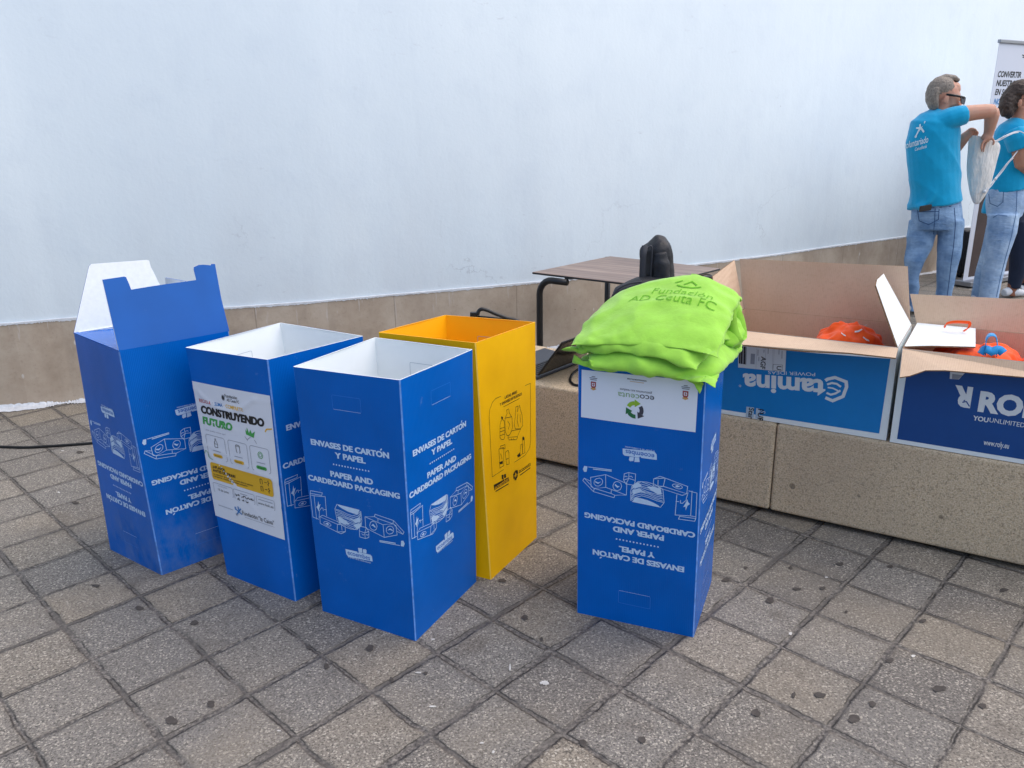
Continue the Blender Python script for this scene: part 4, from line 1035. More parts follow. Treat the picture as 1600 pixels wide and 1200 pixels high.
m = MB(); m.box(on_z(882, 436, 0.715), (0.045, -0.03, 0), (0.02, 0.03, 0), (0, 0, 0.012)); m.build('mounting_bracket', plain('zinc', lin('#8a8d90'), 0.4, metal=0.7), table)

M_LAPK = plain('laptop_shell', lin('#111317'), 0.42, 0.45, var=0.1, scale=15); M_KEYS = plain('laptop_keys', lin('#1d1f24'), 0.5, 0.4); M_DECK = plain('laptop_deck', lin('#3a3d45'), 0.4, 0.4); M_SCREEN = plain('dark_screen', lin('#07080a'), 0.12, 0.5)
lz = BT + 0.022
H1, H2 = on_z(840, 588, lz), on_z(912, 560, lz)
hd = (H2 - H1).normalized(); fardir = (on_z(860, 533, lz) - H2); fardir = fardir.normalized()
bd = (Vector((-hd.y, hd.x, 0)) * 0.75 + fardir * 0.6).normalized()
L_ = (H2 - H1).length
laptop = thing('laptop', H1 + hd * L_ / 2 + bd * 0.13 - Vector((0, 0, 0.022)), 'open black laptop lying on the bench behind the yellow bin', 'laptop')
m = MB(); m.box(H1 + V((0, 0, -0.020)), hd * L_, bd * 0.32, V((0, 0, 0.018)), 0)
base = bevelled(m.build('laptop_base', M_DECK, laptop), 0.006, 2)
m = MB()
for r_ in range(6):
    for k in range(15):
        m.box(H1 + hd * (0.018 + k * (L_ - 0.03) / 15) + bd * (0.022 + r_ * 0.020) + V((0, 0, -0.0015)), hd * (L_ / 15 - 0.006), bd * 0.016, V((0, 0, 0.0032)))
m.build('keyboard', M_KEYS, base)
th = R(132); ld = Vector((0, 0, 1)) * math.sin(th) + bd * math.cos(th); lnrm = hd.cross(ld).normalized()
m = MB(); m.box(H1, hd * L_, ld * 0.275, lnrm * -0.009); lid = bevelled(m.build('laptop_lid', M_LAPK, laptop), 0.005, 2)
m = MB(); s_ = 1 if lnrm.dot(bd) > 0 else -1
o_ = H1 + hd * 0.012 + ld * 0.014 + lnrm * 0.0006
m.slab([o_, o_ + hd * (L_ - 0.024), o_ + hd * (L_ - 0.024) + ld * 0.245, o_ + ld * 0.245], 0.0004); m.build('laptop_screen', M_SCREEN, lid)

M_NYLON = plain('black_nylon', lin('#191b21'), 0.55, 0.45, var=0.3, scale=40, bump=0.4)
M_NYL2 = plain('black_webbing', lin('#34363d'), 0.55, 0.4)
def wr(amp, sc, seed, sq=(1, 1, 1)):
    return lambda co: amp * (ridges(co * np.array(sq) * sc, seed) * 0.6 + 0.5 * vnoise(co * np.array(sq) * sc * 2.3, seed + 5))
YB = 3.93
pxm = lambda y: CAM_F / (FW.dot(at_y(1000, 450, y) - ORG))        # pixels per metre at that distance
backpack = thing('backpack', V((at_y(1026, 520, YB).x, YB, BT)), 'black backpack standing upright on the bench in front of the table', 'backpack')
k = pxm(YB); m = MB()
secs = [(1020,375,9,.05),(1023,378,17,.08),(1025,386,22,.10),(1026,400,24.5,.105),(1026,415,25,.105),(1026,440,25.5,.105),(1026,480,26,.11),(1027,520,26,.11)]
pts = [at_y(x, y, YB) for x, y, _, _ in secs]; pts[-1].z = BT + 0.03; pts.append(V((pts[-1].x, YB, BT + 0.004)))
m.tube(pts, [(w / k, d) for _, _, w, d in secs] + [(22 / k, 0.09)], 20, ref=(0, 1, 0))
m.remesh('pack_body', M_NYLON, backpack, 0.007, 6, displace=wr(0.010, 10, 3, (1, 1, 0.6)))
m = MB(); pts = [at_y(x, y, YB - 0.095) for x, y in ((1032,395),(1033,410),(1033,440),(1033,480))]
m.tube(pts, [(9/k,.02),(13/k,.035),(14/k,.04),(14/k,.04)], 14, ref=(0, 1, 0)); m.remesh('front_pocket', M_NYLON, backpack, 0.006, 5, displace=wr(0.004, 14, 6))
m = MB(); m.tube(spline([at_y(x, y, YB) for x, y in ((1030,381),(1034,377.5),(1041,378),(1044,384),(1043,392))], 5), (0.006, 0.010), 8) if False else m.tube(spline([at_y(x, y, YB) for x, y in ((1030,381),(1034,377.5),(1041,378),(1044,384),(1043,392))], 5), 0.0085, 8)
m.build('carry_handle', M_NYL2, backpack, True)
m = MB(); m.tube(spline([at_y(x, y, YB - 0.098) for x, y in ((1012,388),(1018,385),(1019,400),(1017,430),(1016,460))], 5), 0.004, 6); m.build('zip', M_NYL2, backpack, True)
m = MB(); m.tube(spline([at_y(x, y, YB - 0.075) for x, y in ((1041,392),(1045,402),(1047,420),(1047,450),(1046,480))], 5), 0.0055, 8); m.build('side_zip', M_NYL2, backpack, True)
m = MB(); m.tube([at_y(x, y, YB - 0.10) for x, y in ((1008,384),(1005,400),(1004,425),(1003,450),(1003,480))], [(0.016, 0.006)] * 5, 10, ref=(0, 1, 0)); m.build('shoulder_strap', M_NYL2, backpack, True)
m = MB(); m.ball(at_y(1003, 436, YB - 0.115), 0.006, 8); m.build('zip_puller', M_CWHITE, backpack, True)
YH = 3.80
holdall = thing('holdall', V((at_y(1000, 520, YH).x, YH + 0.02, BT)), 'slumped black cloth bag lying on the bench beside the upright backpack', 'bag')
m = MB(); k = pxm(YH)
m.tube([at_y(x, y, YH) for x, y in ((968,540),(968,520),(970,495),(976,472),(990,462))], [(17/k,.09),(20/k,.12),(20/k,.12),(20/k,.11),(17/k,.08)], 16, ref=(0, 1, 0))
m.tube([at_y(x, y, YH) for x, y in ((966,492),(979,470),(1000,463),(1030,463),(1060,468))], [(22/k,.11),(26/k,.12),(29/k,.12),(29/k,.12),(26/k,.1)], 16, ref=(0, 1, 0))
q = at_y(1015, 520, YH); m.ball((q.x, YH, BT + 0.13), (0.19, 0.13, 0.13), 16)
m.remesh('bag_body', M_NYLON, holdall, 0.008, 6, displace=wr(0.008, 9, 9, (1, 1, 0.7)))
m = MB(); m.tube(spline([at_y(x, y, YH - 0.125) for x, y in ((957,462),(968,450),(985,443),(1003,440))], 6), 0.005, 6); m.build('zip', M_NYL2, holdall, True)

M_CABLE = plain('black_rubber', lin('#141414'), 0.5, 0.4)
m = MB(); m.tube(spline([on_z(x, y, BT + 0.006) for x, y in ((960,562),(925,566),(907,575),(895,584),(891,594),(897,601),(908,602),(925,598),(950,590))], 6), 0.0065, 8)
tag(m.build('cable', M_CABLE, None, True), 'thin black cable looped on the bench next to the laptop', 'cable')
m = MB(); m.tube(spline([on_z(x, y, 0.007) for x, y in ((-120,694),(0,698),(40,699),(70,697.5),(110,695),(142,692.5),(200,688),(300,672),(420,660),(560,650))], 6), 0.0075, 8)
tag(m.build('cable', M_CABLE, None, True), 'black cable running over the paving behind the leftmost blue bin', 'cable')
YT = 4.5
stand = thing('folding_stand', V((-0.1, YT, 0)), 'black bent tube of a folded stand showing just above the yellow bin', 'stand')
p_ = [at_y(x, y, YT) for x, y in ((746,492),(748,486),(753,483),(762,485),(776,491),(792,497),(815,507))]; p_ += [p_[-1] + V((0.10, 0, -0.2)), V((p_[-1].x + 0.22, YT, 0.0))]
m = MB(); m.tube(spline(p_, 5), 0.011, 10); m.build('bent_tube', M_STEEL, stand, True)
q = at_y(734.5, 497, YT); m = MB(); m.box(q, (0.042, 0, 0), (0, 0.03, 0), (0, 0, 0.032)); bevelled(m.build('end_block', M_STEEL, stand), 0.004)
m = MB(); m.tube([q + V((0.02, 0.015, 0)), V((q.x + 0.02, YT + 0.015, 0))], 0.011, 10); m.tube([q + V((0.03, 0.015, 0.004)), at_y(800, 500, YT + 0.02)], 0.009, 8); m.build('stand_leg', M_STEEL, stand, True)

# ================================================================== ROLL-UP BANNER AND BLACK CASE
BP0 = at_y(1562, 65, 7.7); BU = V((1.0, 0.55, 0)).normalized(); BNR = V((BU.y, -BU.x, 0))
BOT = at_y(1516, 441, 7.7).z
banner = thing('roll_up_banner', V((BP0.x + BU.x * .42, BP0.y + BU.y * .42, gz(5, 8))), 'tall white roll-up banner with slanted black and blue lettering, behind the two people', 'banner')
def bmap(x, y, z): return V((BP0.x, BP0.y, 0)) + BU * x + V((0, 0, y)) + BNR * z
def bpx(px, py):
    q = on_plane(px, py, BP0, BNR); return ((q - BP0).dot(BU), q.z)
M_BAN = plain('banner_cloth', lin('#dde2ee'), 0.5, 0.35); M_BROWN = plain('dark_photo_print', lin('#4c3e3c'), 0.5, 0.35, var=0.25, scale=3)
M_ALU = plain('brushed_aluminium', lin('#9a9ea6'), 0.35, metal=0.8); M_BANB = plain('banner_blue', lin('#1c82c4'), 0.5)
WB = 0.85; zt = BP0.z
m = MB(); m.slab([bmap(0, BOT, 0), bmap(WB, BOT, 0), bmap(WB, zt, 0), bmap(0, zt, 0)], 0.003); sheet = m.build('banner_sheet', M_BAN, banner)
m = MB(); m.box(bmap(-0.01, zt - 0.012, 0.014), BU * (WB + 0.02), -BNR * 0.03, V((0, 0, 0.032))); bevelled(m.build('top_rail', M_ALU, banner), 0.006)
g0 = gz(5, 8); m = MB(); m.box(bmap(-0.03, g0 + 0.012, 0.10), BU * (WB + 0.06), -BNR * 0.18, V((0, 0, max(0.05, BOT - g0 - 0.012)))); m.box(bmap(0.02, g0, 0.16), BU * 0.05, -BNR * 0.30, V((0, 0, 0.014))); m.box(bmap(WB - .07, g0, 0.16), BU * 0.05, -BNR * 0.30, V((0, 0, 0.014)))
bevelled(m.build('banner_base', M_ALU, banner), 0.012)
P = Print()
pa = bpx(1531, 300); pb = bpx(1512, 430)
xl = max(0.03, bpx(1522, 430)[0])
Q_ = Print(); Q_.rect(0.075, BOT + 0.045, WB - 0.05, pa[1], 0); Q_.build('photo_panel', [M_BROWN], bmap, sheet, off=0.001)
for s_, pl_, pr_, mi in (('CONVERTIR', (1558.5,120), (1595,120.5), 0), ('NUESTRO T', (1556,134), None, 0), ('EN SOL', (1554,148), None, 0), ('NOS', (1552,163), None, 1)):
    x0, z0 = bpx(*pl_); cap = 0.052
    kw = dict(width=(bpx(*pr_)[0] - x0)) if pr_ else {}
    if pr_:
        v_, _ = text_mesh(s_, 0.02, 0.2); xs_ = kw['width'] / float(np.ptp(v_[:, 0]))
    P.text(s_, x0, z0, width=xs_ * float(np.ptp(text_mesh(s_, 0.02, 0.2)[0][:, 0])), cap=cap, mi=mi, align='L', bold=0.032, shear=0.2)
P.build('banner_lettering', [M_INKBLACK, M_BANB, M_BROWN], bmap, sheet, off=0.001)
Q_ = Print(); Q_.stroke([bpx(1597, 86), bpx(1600, 86.5), bpx(1598, 89.5), bpx(1601, 90)], 0.008, 0); Q_.build('banner_mark', [M_INKBLACK], bmap, sheet, off=0.001)
YC = 8.2
cse = thing('trolley_case', V((at_y(1504, 440, YC).x, YC, gz(5, 8))), 'black case standing against the wall base between the man and the banner', 'case')
a_, b_ = at_y(1495, 437, YC), at_y(1516, 437, YC); top = at_y(1505, 360, YC).z
m = MB(); m.box((a_.x, YC, gz(5, 8) + 0.04), (b_.x - a_.x + 0.12, 0, 0), (0.05, 0.24, 0), (0, 0, top - gz(5, 8) - 0.04)); bevelled(m.build('case_shell', M_NYLON, cse), 0.025, 3)
for x in (a_.x + 0.05, b_.x + 0.05):
    m = MB(); m.ball((x, YC + 0.05, gz(5, 8) + 0.03), 0.03, 10); m.build('wheel', M_STEEL, cse, True)

# ================================================================== SOFT BAGS
class Cloth:
    """two sheets sewn along their rim, blown up by a filling and dropped on what lies below (position based)"""
    def __init__(s, lx, ly, n, m, seed, loose=1.06):
        s.n, s.m = n, m; rs = np.random.RandomState(seed)
        g = np.stack(np.meshgrid(np.linspace(-.5, .5, n + 1), np.linspace(-.5, .5, m + 1), indexing='ij'), -1).reshape(-1, 2)
        top = np.arange((n + 1) * (m + 1)).reshape(n + 1, m + 1)
        bot = top.copy(); k = top.size
        for i in range(1, n):
            for j in range(1, m): bot[i, j] = k; k += 1
        s.top, s.bot = top, bot
        x = np.zeros((k, 3)); x[:top.size, :2] = g * (lx, ly); x[:top.size, 2] = 0.006
        inner = bot[1:n, 1:m].ravel(); x[inner, :2] = (g.reshape(n+1, m+1, 2)[1:n, 1:m].reshape(-1, 2)) * (lx, ly); x[inner, 2] = -0.006
        rim = np.unique(np.concatenate([top[0], top[-1], top[:, 0], top[:, -1]])); x[rim, 2] = 0
        s.uv = x[:, :2].copy()
        E = {}
        for sh in (top, bot):
            for di, dj, st in ((1,0,1.0),(0,1,1.0),(1,1,.6),(1,-1,.6),(2,0,.05),(0,2,.05)):
                for i in range(n + 1):
                    for j in range(m + 1):
                        a, b = i + di, j + dj
                        if 0 <= a <= n and 0 <= b <= m:
                            p, q = sh[i, j], sh[a, b]; E[(min(p, q), max(p, q))] = st
        e = np.array(list(E.keys())); s.a, s.b = e[:, 0], e[:, 1]; s.st = np.array(list(E.values()))
        s.L0 = np.linalg.norm(s.uv[s.a] - s.uv[s.b], axis=1)
        onrim = np.zeros(k, bool); onrim[rim] = True
        s.L0[onrim[s.a] & onrim[s.b]] *= 0.955          # the seam is drawn in, so the cloth puckers along it
        s.x = x + rs.normal(0, 0.0015, x.shape); s.v = np.zeros_like(x); s.k = k
        f = []
        for i in range(n):
            for j in range(m):
                f.append((top[i, j], top[i+1, j], top[i+1, j+1], top[i, j+1])); f.append((bot[i, j], bot[i, j+1], bot[i+1, j+1], bot[i+1, j]))
        s.faces = np.array(f)
        s.deg = np.bincount(s.a, s.st, k) + np.bincount(s.b, s.st, k)
    def normals(s):
        F = s.faces; d1 = s.x[F[:, 2]] - s.x[F[:, 0]]; d2 = s.x[F[:, 3]] - s.x[F[:, 1]]; nn = np.cross(d1, d2) * 0.5
        vol = np.sum(s.x[F].mean(1) * nn) / 3
        out = np.zeros((s.k, 3))
        for c in range(4):
            for ax in range(3): out[:, ax] += np.bincount(F[:, c], nn[:, ax], s.k) * 0.25
        return out, vol
    def run(s, steps, volume, ground, press=900, dt=0.012, iters=10, fric=0.6, damp=0.96, bounds=None):
        for t in range(steps):
            nn, vol = s.normals()
            p = press * max(-0.2, (volume - vol) / volume)
            acc = nn * p / 0.0006 * 0.6; acc = np.clip(acc, -60, 60); acc[:, 2] -= 9.8
            s.v = (s.v + acc * dt) * damp
            x0 = s.x.copy(); s.x = s.x + np.clip(s.v * dt, -0.01, 0.01)
            for _ in range(iters):
                d = s.x[s.b] - s.x[s.a]; l = np.linalg.norm(d, axis=1) + 1e-9
                diff = (l - s.L0) / l; diff = np.where(diff < 0, diff * 0.6, diff) * s.st
                w = d * (diff * 0.5)[:, None]
                for ax in range(3):
                    s.x[:, ax] += (np.bincount(s.a, w[:, ax], s.k) - np.bincount(s.b, w[:, ax], s.k)) / s.deg * 2.2
                h = ground(s.x[:, 0], s.x[:, 1]); hit = s.x[:, 2] < h
                s.x[hit, 2] = h[hit]
                if bounds is not None:
                    g_ = 1.0 + 1.2 * max(0.0, 1 - t / (0.6 * steps))
                    s.x[:, 0] = np.clip(s.x[:, 0], -bounds[0] * g_, bounds[0] * g_); s.x[:, 1] = np.clip(s.x[:, 1], -bounds[1] * g_, bounds[1] * g_)
                s.x[hit, :2] += (x0[hit, :2] - s.x[hit, :2]) * fric * 0.3
            s.v = (s.x - x0) / dt
    def mesh(s): return s.x, s.faces

M_GREEN = None
def mat_cloth(name, hexc, rough=0.85, weave=900, var=0.10):
    t = NT(name, rough, spec=0.15); p = t.pos(); c = lin(hexc)
    n = t.noise(p, 18, 4, 0.6)
    col = t.mix(t.fmap(n, 0.3, 0.7), tuple(x * (1 - var) for x in c[:3]) + (1,), tuple(min(1, x * (1 + var)) for x in c[:3]) + (1,)); t.base(col)
    t.b.inputs['Sheen Weight'].default_value = 0.25
    h = t.math('ADD', t.math('MULTIPLY', t.noise(t.vscale(p, (1, 1, 1)), 45, 4, 0.6), 0.8), t.math('MULTIPLY', t.noise(p, 600, 2), 0.15)); t.bump(h, 0.35, 0.006); return t.m
M_GREEN = mat_cloth('lime_cotton', '#98d04a')
M_GREENINK = plain('darker_green_print', lin('#6db030'), 0.8, 0.1)

EA, EB = (cE['Ft'] - cE['Lt']).normalized(), None
EB = Vector((-EA.y, EA.x, 0)); EC = (cE['Ft'] + cE['Lt'] + cE['Rt'] + cE['Bt']) / 4
def loc(a, b, z): return Vector((EC.x, EC.y, 0)) + EA * a + EB * b + Vector((0, 0, z))
# height map of what lies below, in the bin's own axes, 1 cm cells
HN = 90; HS = 0.01
hm = np.full((HN, HN), -1.0)
def cell(a): return np.clip(((a / HS) + HN / 2).astype(int), 0, HN - 1)
for i in range(HN):
    for j in range(HN):
        a, b = (i - HN / 2 + .5) * HS, (j - HN / 2 + .5) * HS
        if abs(a) < 0.203 and abs(b) < 0.196: hm[i, j] = FH_ + 0.004
def ground_fn(h):
    def f(a, b):
        return h[cell(a), cell(b)]
    return f
def dilate(h, r=1):
    o = h.copy()
    for dx in range(-r, r + 1):
        for dy in range(-r, r + 1): o = np.maximum(o, np.roll(np.roll(h, dx, 0), dy, 1))
    return o
BAGS = [  # size a, size b, rot, offset a, b, filling, seed
    (0.43, 0.42, R(-3), 0.024, -0.016, 0.0044, 11),
    (0.435, 0.44, R(2), 0.028, -0.012, 0.0066, 23),
    (0.435, 0.44, R(-4), 0.006, -0.002, 0.0066, 35),
    (0.455, 0.45, R(4), 0.014, 0.014, 0.0074, 47)]
LAB = ['lowest green cloth bag of the pile, its edge hanging over the white sticker', 'second green cloth bag from the bottom of the pile on the blue bin',
       'third green cloth bag in the pile, its left corner poking out below the plump one', 'plump green cloth bag lying on top of the pile with dark green lettering']
bag_obs = []; top_bag = None
for k_, (la, lb, rot, oa, ob_, vol, seed) in enumerate(BAGS):
    c = Cloth(la, lb, 44, 42, seed)
    cs, sn = math.cos(rot), math.sin(rot)
    xy = c.x[:, :2] @ np.array([[cs, sn], [-sn, cs]]) + (oa, ob_)
    c.x[:, :2] = xy
    inside = (np.abs(c.x[:, 0]) < 0.19) & (np.abs(c.x[:, 1]) < 0.19)
    zb = hm[cell(c.x[:, 0]), cell(c.x[:, 1])].max()
    c.x[:, 2] += zb + 0.012
    ext = np.maximum(np.maximum(hm, dilate(hm, 3) - 0.010), dilate(hm, 6) - 0.026)      # stuffed cloth does not hang straight down at once
    gf = ground_fn(ext if k_ else hm)
    # fill in the air first, then let it settle
    c.run(70, vol, lambda a, b: np.full(len(a), zb + 0.004), press=700)
    c.run(90, vol, gf, press=500)
    x, f = c.mesh(); x = x.copy()
    if k_ == 3:       # the plump bag leans up at the back on the gathered mouths of the lower bags
        zmin = x[:, 2].min(); b0 = -0.22; t_ = np.clip((x[:, 1] - b0) / 0.40, 0, 1); x[:, 2] = zmin + (x[:, 2] - zmin) * (0.45 + 0.55 * t_) + 0.07 * t_ ** 1.2 + 0.03 * np.clip((x[:, 0] + 0.02) / 0.2, -1, 0.7) * t_
    # the sewn edge stands out as a flat lip, and the corners end in points
    N_, M_ = c.n, c.m; tp_ = c.top
    for i in range(N_ + 1):
        for j in range(M_ + 1):
            if 0 < i < N_ and 0 < j < M_: continue
            ii, jj = min(max(i, 2), N_ - 2), min(max(j, 2), M_ - 2)
            d_ = c.x[tp_[i, j]] - 0.5 * (c.x[tp_[ii, jj]] + c.x[c.bot[ii, jj]]); d_[2] *= 0.4
            ln_ = np.linalg.norm(d_) + 1e-6; cor = (i in (0, N_)) and (j in (0, M_))
            x[tp_[i, j]] = x[tp_[i, j]] + d_ / ln_ * (0.026 if cor else 0.007)
    W_ = np.array([tuple(loc(*p)) for p in x])
    du = np.minimum(la / 2 - np.abs(c.uv[:, 0]), lb / 2 - np.abs(c.uv[:, 1])); u3 = np.column_stack([c.uv, x[:, 2] * 0.3])
    puck = np.exp(-du / 0.045) * vnoise(u3 * 42, seed + 9) * 0.006 + np.exp(-du / 0.12) * ridges(u3 * 15, seed + 4) * 0.006
    cr_ = np.clip(ridges(np.column_stack([c.uv[:, 0] * 6 + c.uv[:, 1] * 2.5, c.uv[:, 1] * 9 - c.uv[:, 0] * 2, x[:, 2] * 4]), seed + 2), 0, 1) ** 4 * 0.007
    nz = puck + cr_ + ridges(np.column_stack([x[:, 0] * 9 + x[:, 1] * 4, x[:, 1] * 16, x[:, 2] * 10]), seed) * 0.0035 + vnoise(x * 26, seed) * 0.0022
    me = bpy.data.meshes.new('cloth_bag'); me.from_pydata(W_.tolist(), [], f.tolist()); me.update()
    no = np.empty(len(W_) * 3); me.vertices.foreach_get('normal', no); W_ = W_ + no.reshape(-1, 3) * nz[:, None]
    me.vertices.foreach_set('co', W_.ravel())
    ctr = Vector(W_.mean(0)); ctr.z = W_[:, 2].min()
    root = thing('cloth_bag', ctr, LAB[k_], 'cloth bag', 'green cloth bags piled on the blue bin')
    o = link('bag_body', me, M_GREEN, root, None, True)
    sb = o.modifiers.new('sub', 'SUBSURF'); sb.levels = 1; sb.render_levels = 1
    bag_obs.append((root, o))
    ia, ib = cell(x[:, 0]), cell(x[:, 1])
    h2 = np.full((HN, HN), -1.0); np.maximum.at(h2, (ia, ib), x[:, 2]); hm = np.maximum(hm, dilate(h2, 1) + 0.002)
# gathered mouths and carrying straps at the right and back of the pile
def ribbon(name, pts, w, side, mat, parent, thick=0.0018, twist=0.0):
    P_ = spline(pts, 6); v = []; f = []; n = len(P_)
    for i, p in enumerate(P_):
        p = Vector(p); t_ = (Vector(P_[min(i+1, n-1)]) - Vector(P_[max(i-1, 0)])).normalized()
        s_ = Vector(side); s_ = (s_ - t_ * s_.dot(t_)).normalized(); s_ = Matrix.Rotation(twist * i / n, 3, t_) @ s_
        for a in (-.5, 0, .5): v.append(p + s_ * (a * w) + t_.cross(s_) * (0.002 * (1 - 4 * a * a)))
        if i: f += [((i-1)*3+j, (i-1)*3+j+1, i*3+j+1, i*3+j) for j in (0, 1)]
    o = obj(name, v, f, mat, parent, smooth=True); so = o.modifiers.new('thick', 'SOLIDIFY'); so.thickness = thick; so.offset = 0
    return o
def crumple(name, c, r, seed, mat, parent, amp=0.35, n=40, sc=3.0, rot=None):
    """a gathered, folded lump of cloth"""
    m = MB(); m.ball((0, 0, 0), 1.0, n); q = np.array([tuple(p) for p in m.v])
    q0 = q + 0.18 * np.column_stack([vnoise(q * 2.3, seed + 7), vnoise(q * 2.3, seed + 8), vnoise(q * 2.3, seed + 9)])
    sh = lambda v_: np.clip(v_, -1, 1) * np.abs(v_) ** 0.6
    d = (1 - 2 * np.abs(vnoise(q0 * sc * np.array([1, 1.4, .8]), seed)) ** 0.8) * 0.5 + (1 - 2 * np.abs(vnoise(q0 * sc * 2.2, seed + 1)) ** 0.75) * 0.28 + vnoise(q * sc * 4, seed + 2) * 0.10
    q = q * (1 + amp * d)[:, None] * np.array(r)
    if rot is not None: q = q @ np.array(rot).T
    o = obj(name, [Vector(p) + Vector(c) for p in q], m.f, mat, parent, smooth=True)
    sb = o.modifiers.new('sub', 'SUBSURF'); sb.levels = 1; sb.render_levels = 1
    return o
YS = 2.47
top_root = bag_obs[3][0]; sec = bag_obs[2][0]
def gy(px, py, y): return at_y(px, py, y)
crumple('gathered_mouth', gy(1125, 520, 2.50), (0.065, 0.11, 0.065), 61, M_GREEN, sec, 0.30, 44, 2.6)
crumple('gathered_mouth', gy(1118, 478, 2.58), (0.075, 0.10, 0.055), 67, M_GREEN, top_root, 0.28, 44, 2.4)
ribbon('strap', [gy(1078, 434, 2.62), gy(1090, 436, 2.60), gy(1108, 446, 2.55), gy(1128, 452, 2.50), gy(1140, 468, 2.46), gy(1143, 492, 2.42), gy(1146, 515, 2.40), gy(1154, 533, 2.39), gy(1160, 527, 2.42), gy(1156, 500, 2.47), gy(1146, 478, 2.52)], 0.030, (0.9, -0.3, 0.5), M_GREEN, top_root)
ribbon('strap', [gy(1120, 446, 2.60), gy(1135, 456, 2.60), gy(1147, 462, 2.57), gy(1151, 474, 2.54), gy(1145, 486, 2.50), gy(1135, 498, 2.46)], 0.028, (0.8, 0.5, -0.2), M_GREEN, top_root)
# lettering on the plump bag, dropped on its upper side
dg = bpy.context.evaluated_depsgraph_get()
def drop_print(P, obj_, org, ax, ay, direction, off=0.0015):
    dg = bpy.context.evaluated_depsgraph_get(); dg.update()
    ev = obj_.evaluated_get(dg); me = ev.to_mesh(); bt = BVHTree.FromPolygons([obj_.matrix_world @ v.co for v in me.vertices], [tuple(p.vertices) for p in me.polygons]); ev.to_mesh_clear()
    d = Vector(direction).normalized()
    def f(x, y, z):
        p = Vector(org) + Vector(ax) * x + Vector(ay) * y
        h = bt.ray_cast(p - d * 1.0, d)
        if h[0] is None: return p
        n_ = h[1] if h[1].dot(d) < 0 else -h[1]
        return h[0] + n_ * (off + z)
    return f
bpy.context.view_layer.update()
P = Print()
P.text('Fundación', 0.05, 0.062, width=0.19, size=0.052, bold=-0.008); P.text('AD Ceuta FC', 0.03, 0.018, width=0.27, size=0.052, bold=-0.008)
P.stroke([(0.02, 0.118), (0.04, 0.111), (0.07, 0.113), (0.095, 0.125)], 0.006); P.stroke([(0.04, 0.125), (0.06, 0.145), (0.08, 0.131)], 0.005); P.stroke([(0.01, 0.13), (0.03, 0.145)], 0.005)
fm = drop_print(P, bag_obs[3][1], loc(0.025, -0.045, 1.3), EA, EB, (0, 0, -1))
pr = P.build('bag_lettering', [M_GREENINK], fm, top_root, off=0.0005)

# ---- orange bags in the boxes
M_ORANGE = mat_cloth('orange_cloth', '#ff5a1c', 0.75); M_CYAN = mat_cloth('cyan_webbing', '#1f8fd0', 0.6); M_TAG = plain('white_tag', lin('#d9d4d0'), 0.6)
def orange_bag(s_, n_, z0, r, seed, label, lim, group='orange bags inside the cardboard boxes'):
    c = bp(s_, n_, z0)
    root = thing('orange_bag', c, label, 'cloth bag', group)
    rotm = np.array([[BD.x, BN.x, 0], [BD.y, BN.y, 0], [0, 0, 1]])
    o = crumple('bag_body', c + Vector((0, 0, r[2])), r, seed, M_ORANGE, root, 0.24, 72, 2.5, rotm)
    for v_ in o.data.vertices:          # the carton holds it in
        d_ = v_.co - BA; n_ = min(max(d_.dot(BN), 0.03), 0.43); s2 = min(max(d_.dot(BD), lim[0]), lim[1])
        v_.co = bp(s2, n_, max(min(v_.co.z, Z1 - 0.012 if 1.56 < s2 < 1.82 else 9.0), z0))
    return root
def spx(px, py, n):     # bench coordinates of a pixel at depth n
    q = on_plane(px, py, bp(0, n, 0), BN); return (q - BA).dot(BD), q.z
q1, q2 = spx(1275, 530, 0.22), spx(1378, 530, 0.22); tp = spx(1335, 504, 0.22)
ob1 = orange_bag((q1[0] + q2[0]) / 2, 0.22, 0.424, ((q2[0] - q1[0]) / 2 * 1.30, 0.17, (tp[1] - 0.424) / 2 * 0.95), 5, 'crumpled orange bag inside the box with the sky blue front', (0.87, 1.53))
for k_, (px, py, w) in enumerate(((1341, 517, 12), (1353, 530, 10), (1352, 508, 5), (1318, 523, 8))):
    bpy.context.view_layer.update()
    q = on_plane(px, py, bp(0, 0.12, 0), BN); P = Print(); w *= 0.0024
    P.poly([(x_ * w, (y_ + x_ * 0.5 * (-1) ** k_) * w) for x_, y_ in ((-.5, -.1), (.1, -.25), (.5, -.1), (.45, .1), (0, .02), (-.45, .12))])
    P.build('white_tag', [M_TAG], drop_print(P, ob1.children[0], q, BD, BZ, (q - ORG).normalized(), 0.002), ob1)
ob2 = orange_bag(1.80, 0.22, 0.424, (0.20, 0.19, 0.178), 15, 'orange bag under the white flap of the navy box, its strap sticking up', (1.59, 2.0))
ob3 = orange_bag(2.09, 0.20, 0.424, (0.17, 0.19, 0.20), 27, 'big orange bag at the right edge of the photo, inside the navy box', (1.95, 2.22))
ribbon('strap', [on_plane(x, y, bp(0, .34, 0), BN) for x, y in ((1475, 512), (1480, 505.5), (1492, 503), (1510, 503.5), (1515, 505), (1513, 512), (1505, 518))], 0.014, (0.2, -0.6, 0.8), M_ORANGE, ob2)
blu = thing('blue_strap', bp(1.87, 0.12, 0.74), 'loop of bright blue webbing lying among the orange bags in the navy box', 'strap', None)
ribbon('webbing_loop', [on_plane(x, y, bp(0, n, 0), BN) for x, y, n in ((1540, 556, .08), (1541, 535, .09), (1544, 527, .10), (1550, 524, .11), (1556, 527, .12), (1558, 540, .12), (1557, 556, .10))], 0.034, (0.5, 0.85, 0.1), M_CYAN, blu)
ribbon('webbing_end', [on_plane(x, y, bp(0, n, 0), BN) for x, y, n in ((1532, 553, .07), (1538, 546, .075), (1545, 547, .075), (1554, 552, .07))], 0.03, (0.3, 0.5, 0.8), M_CYAN, blu)
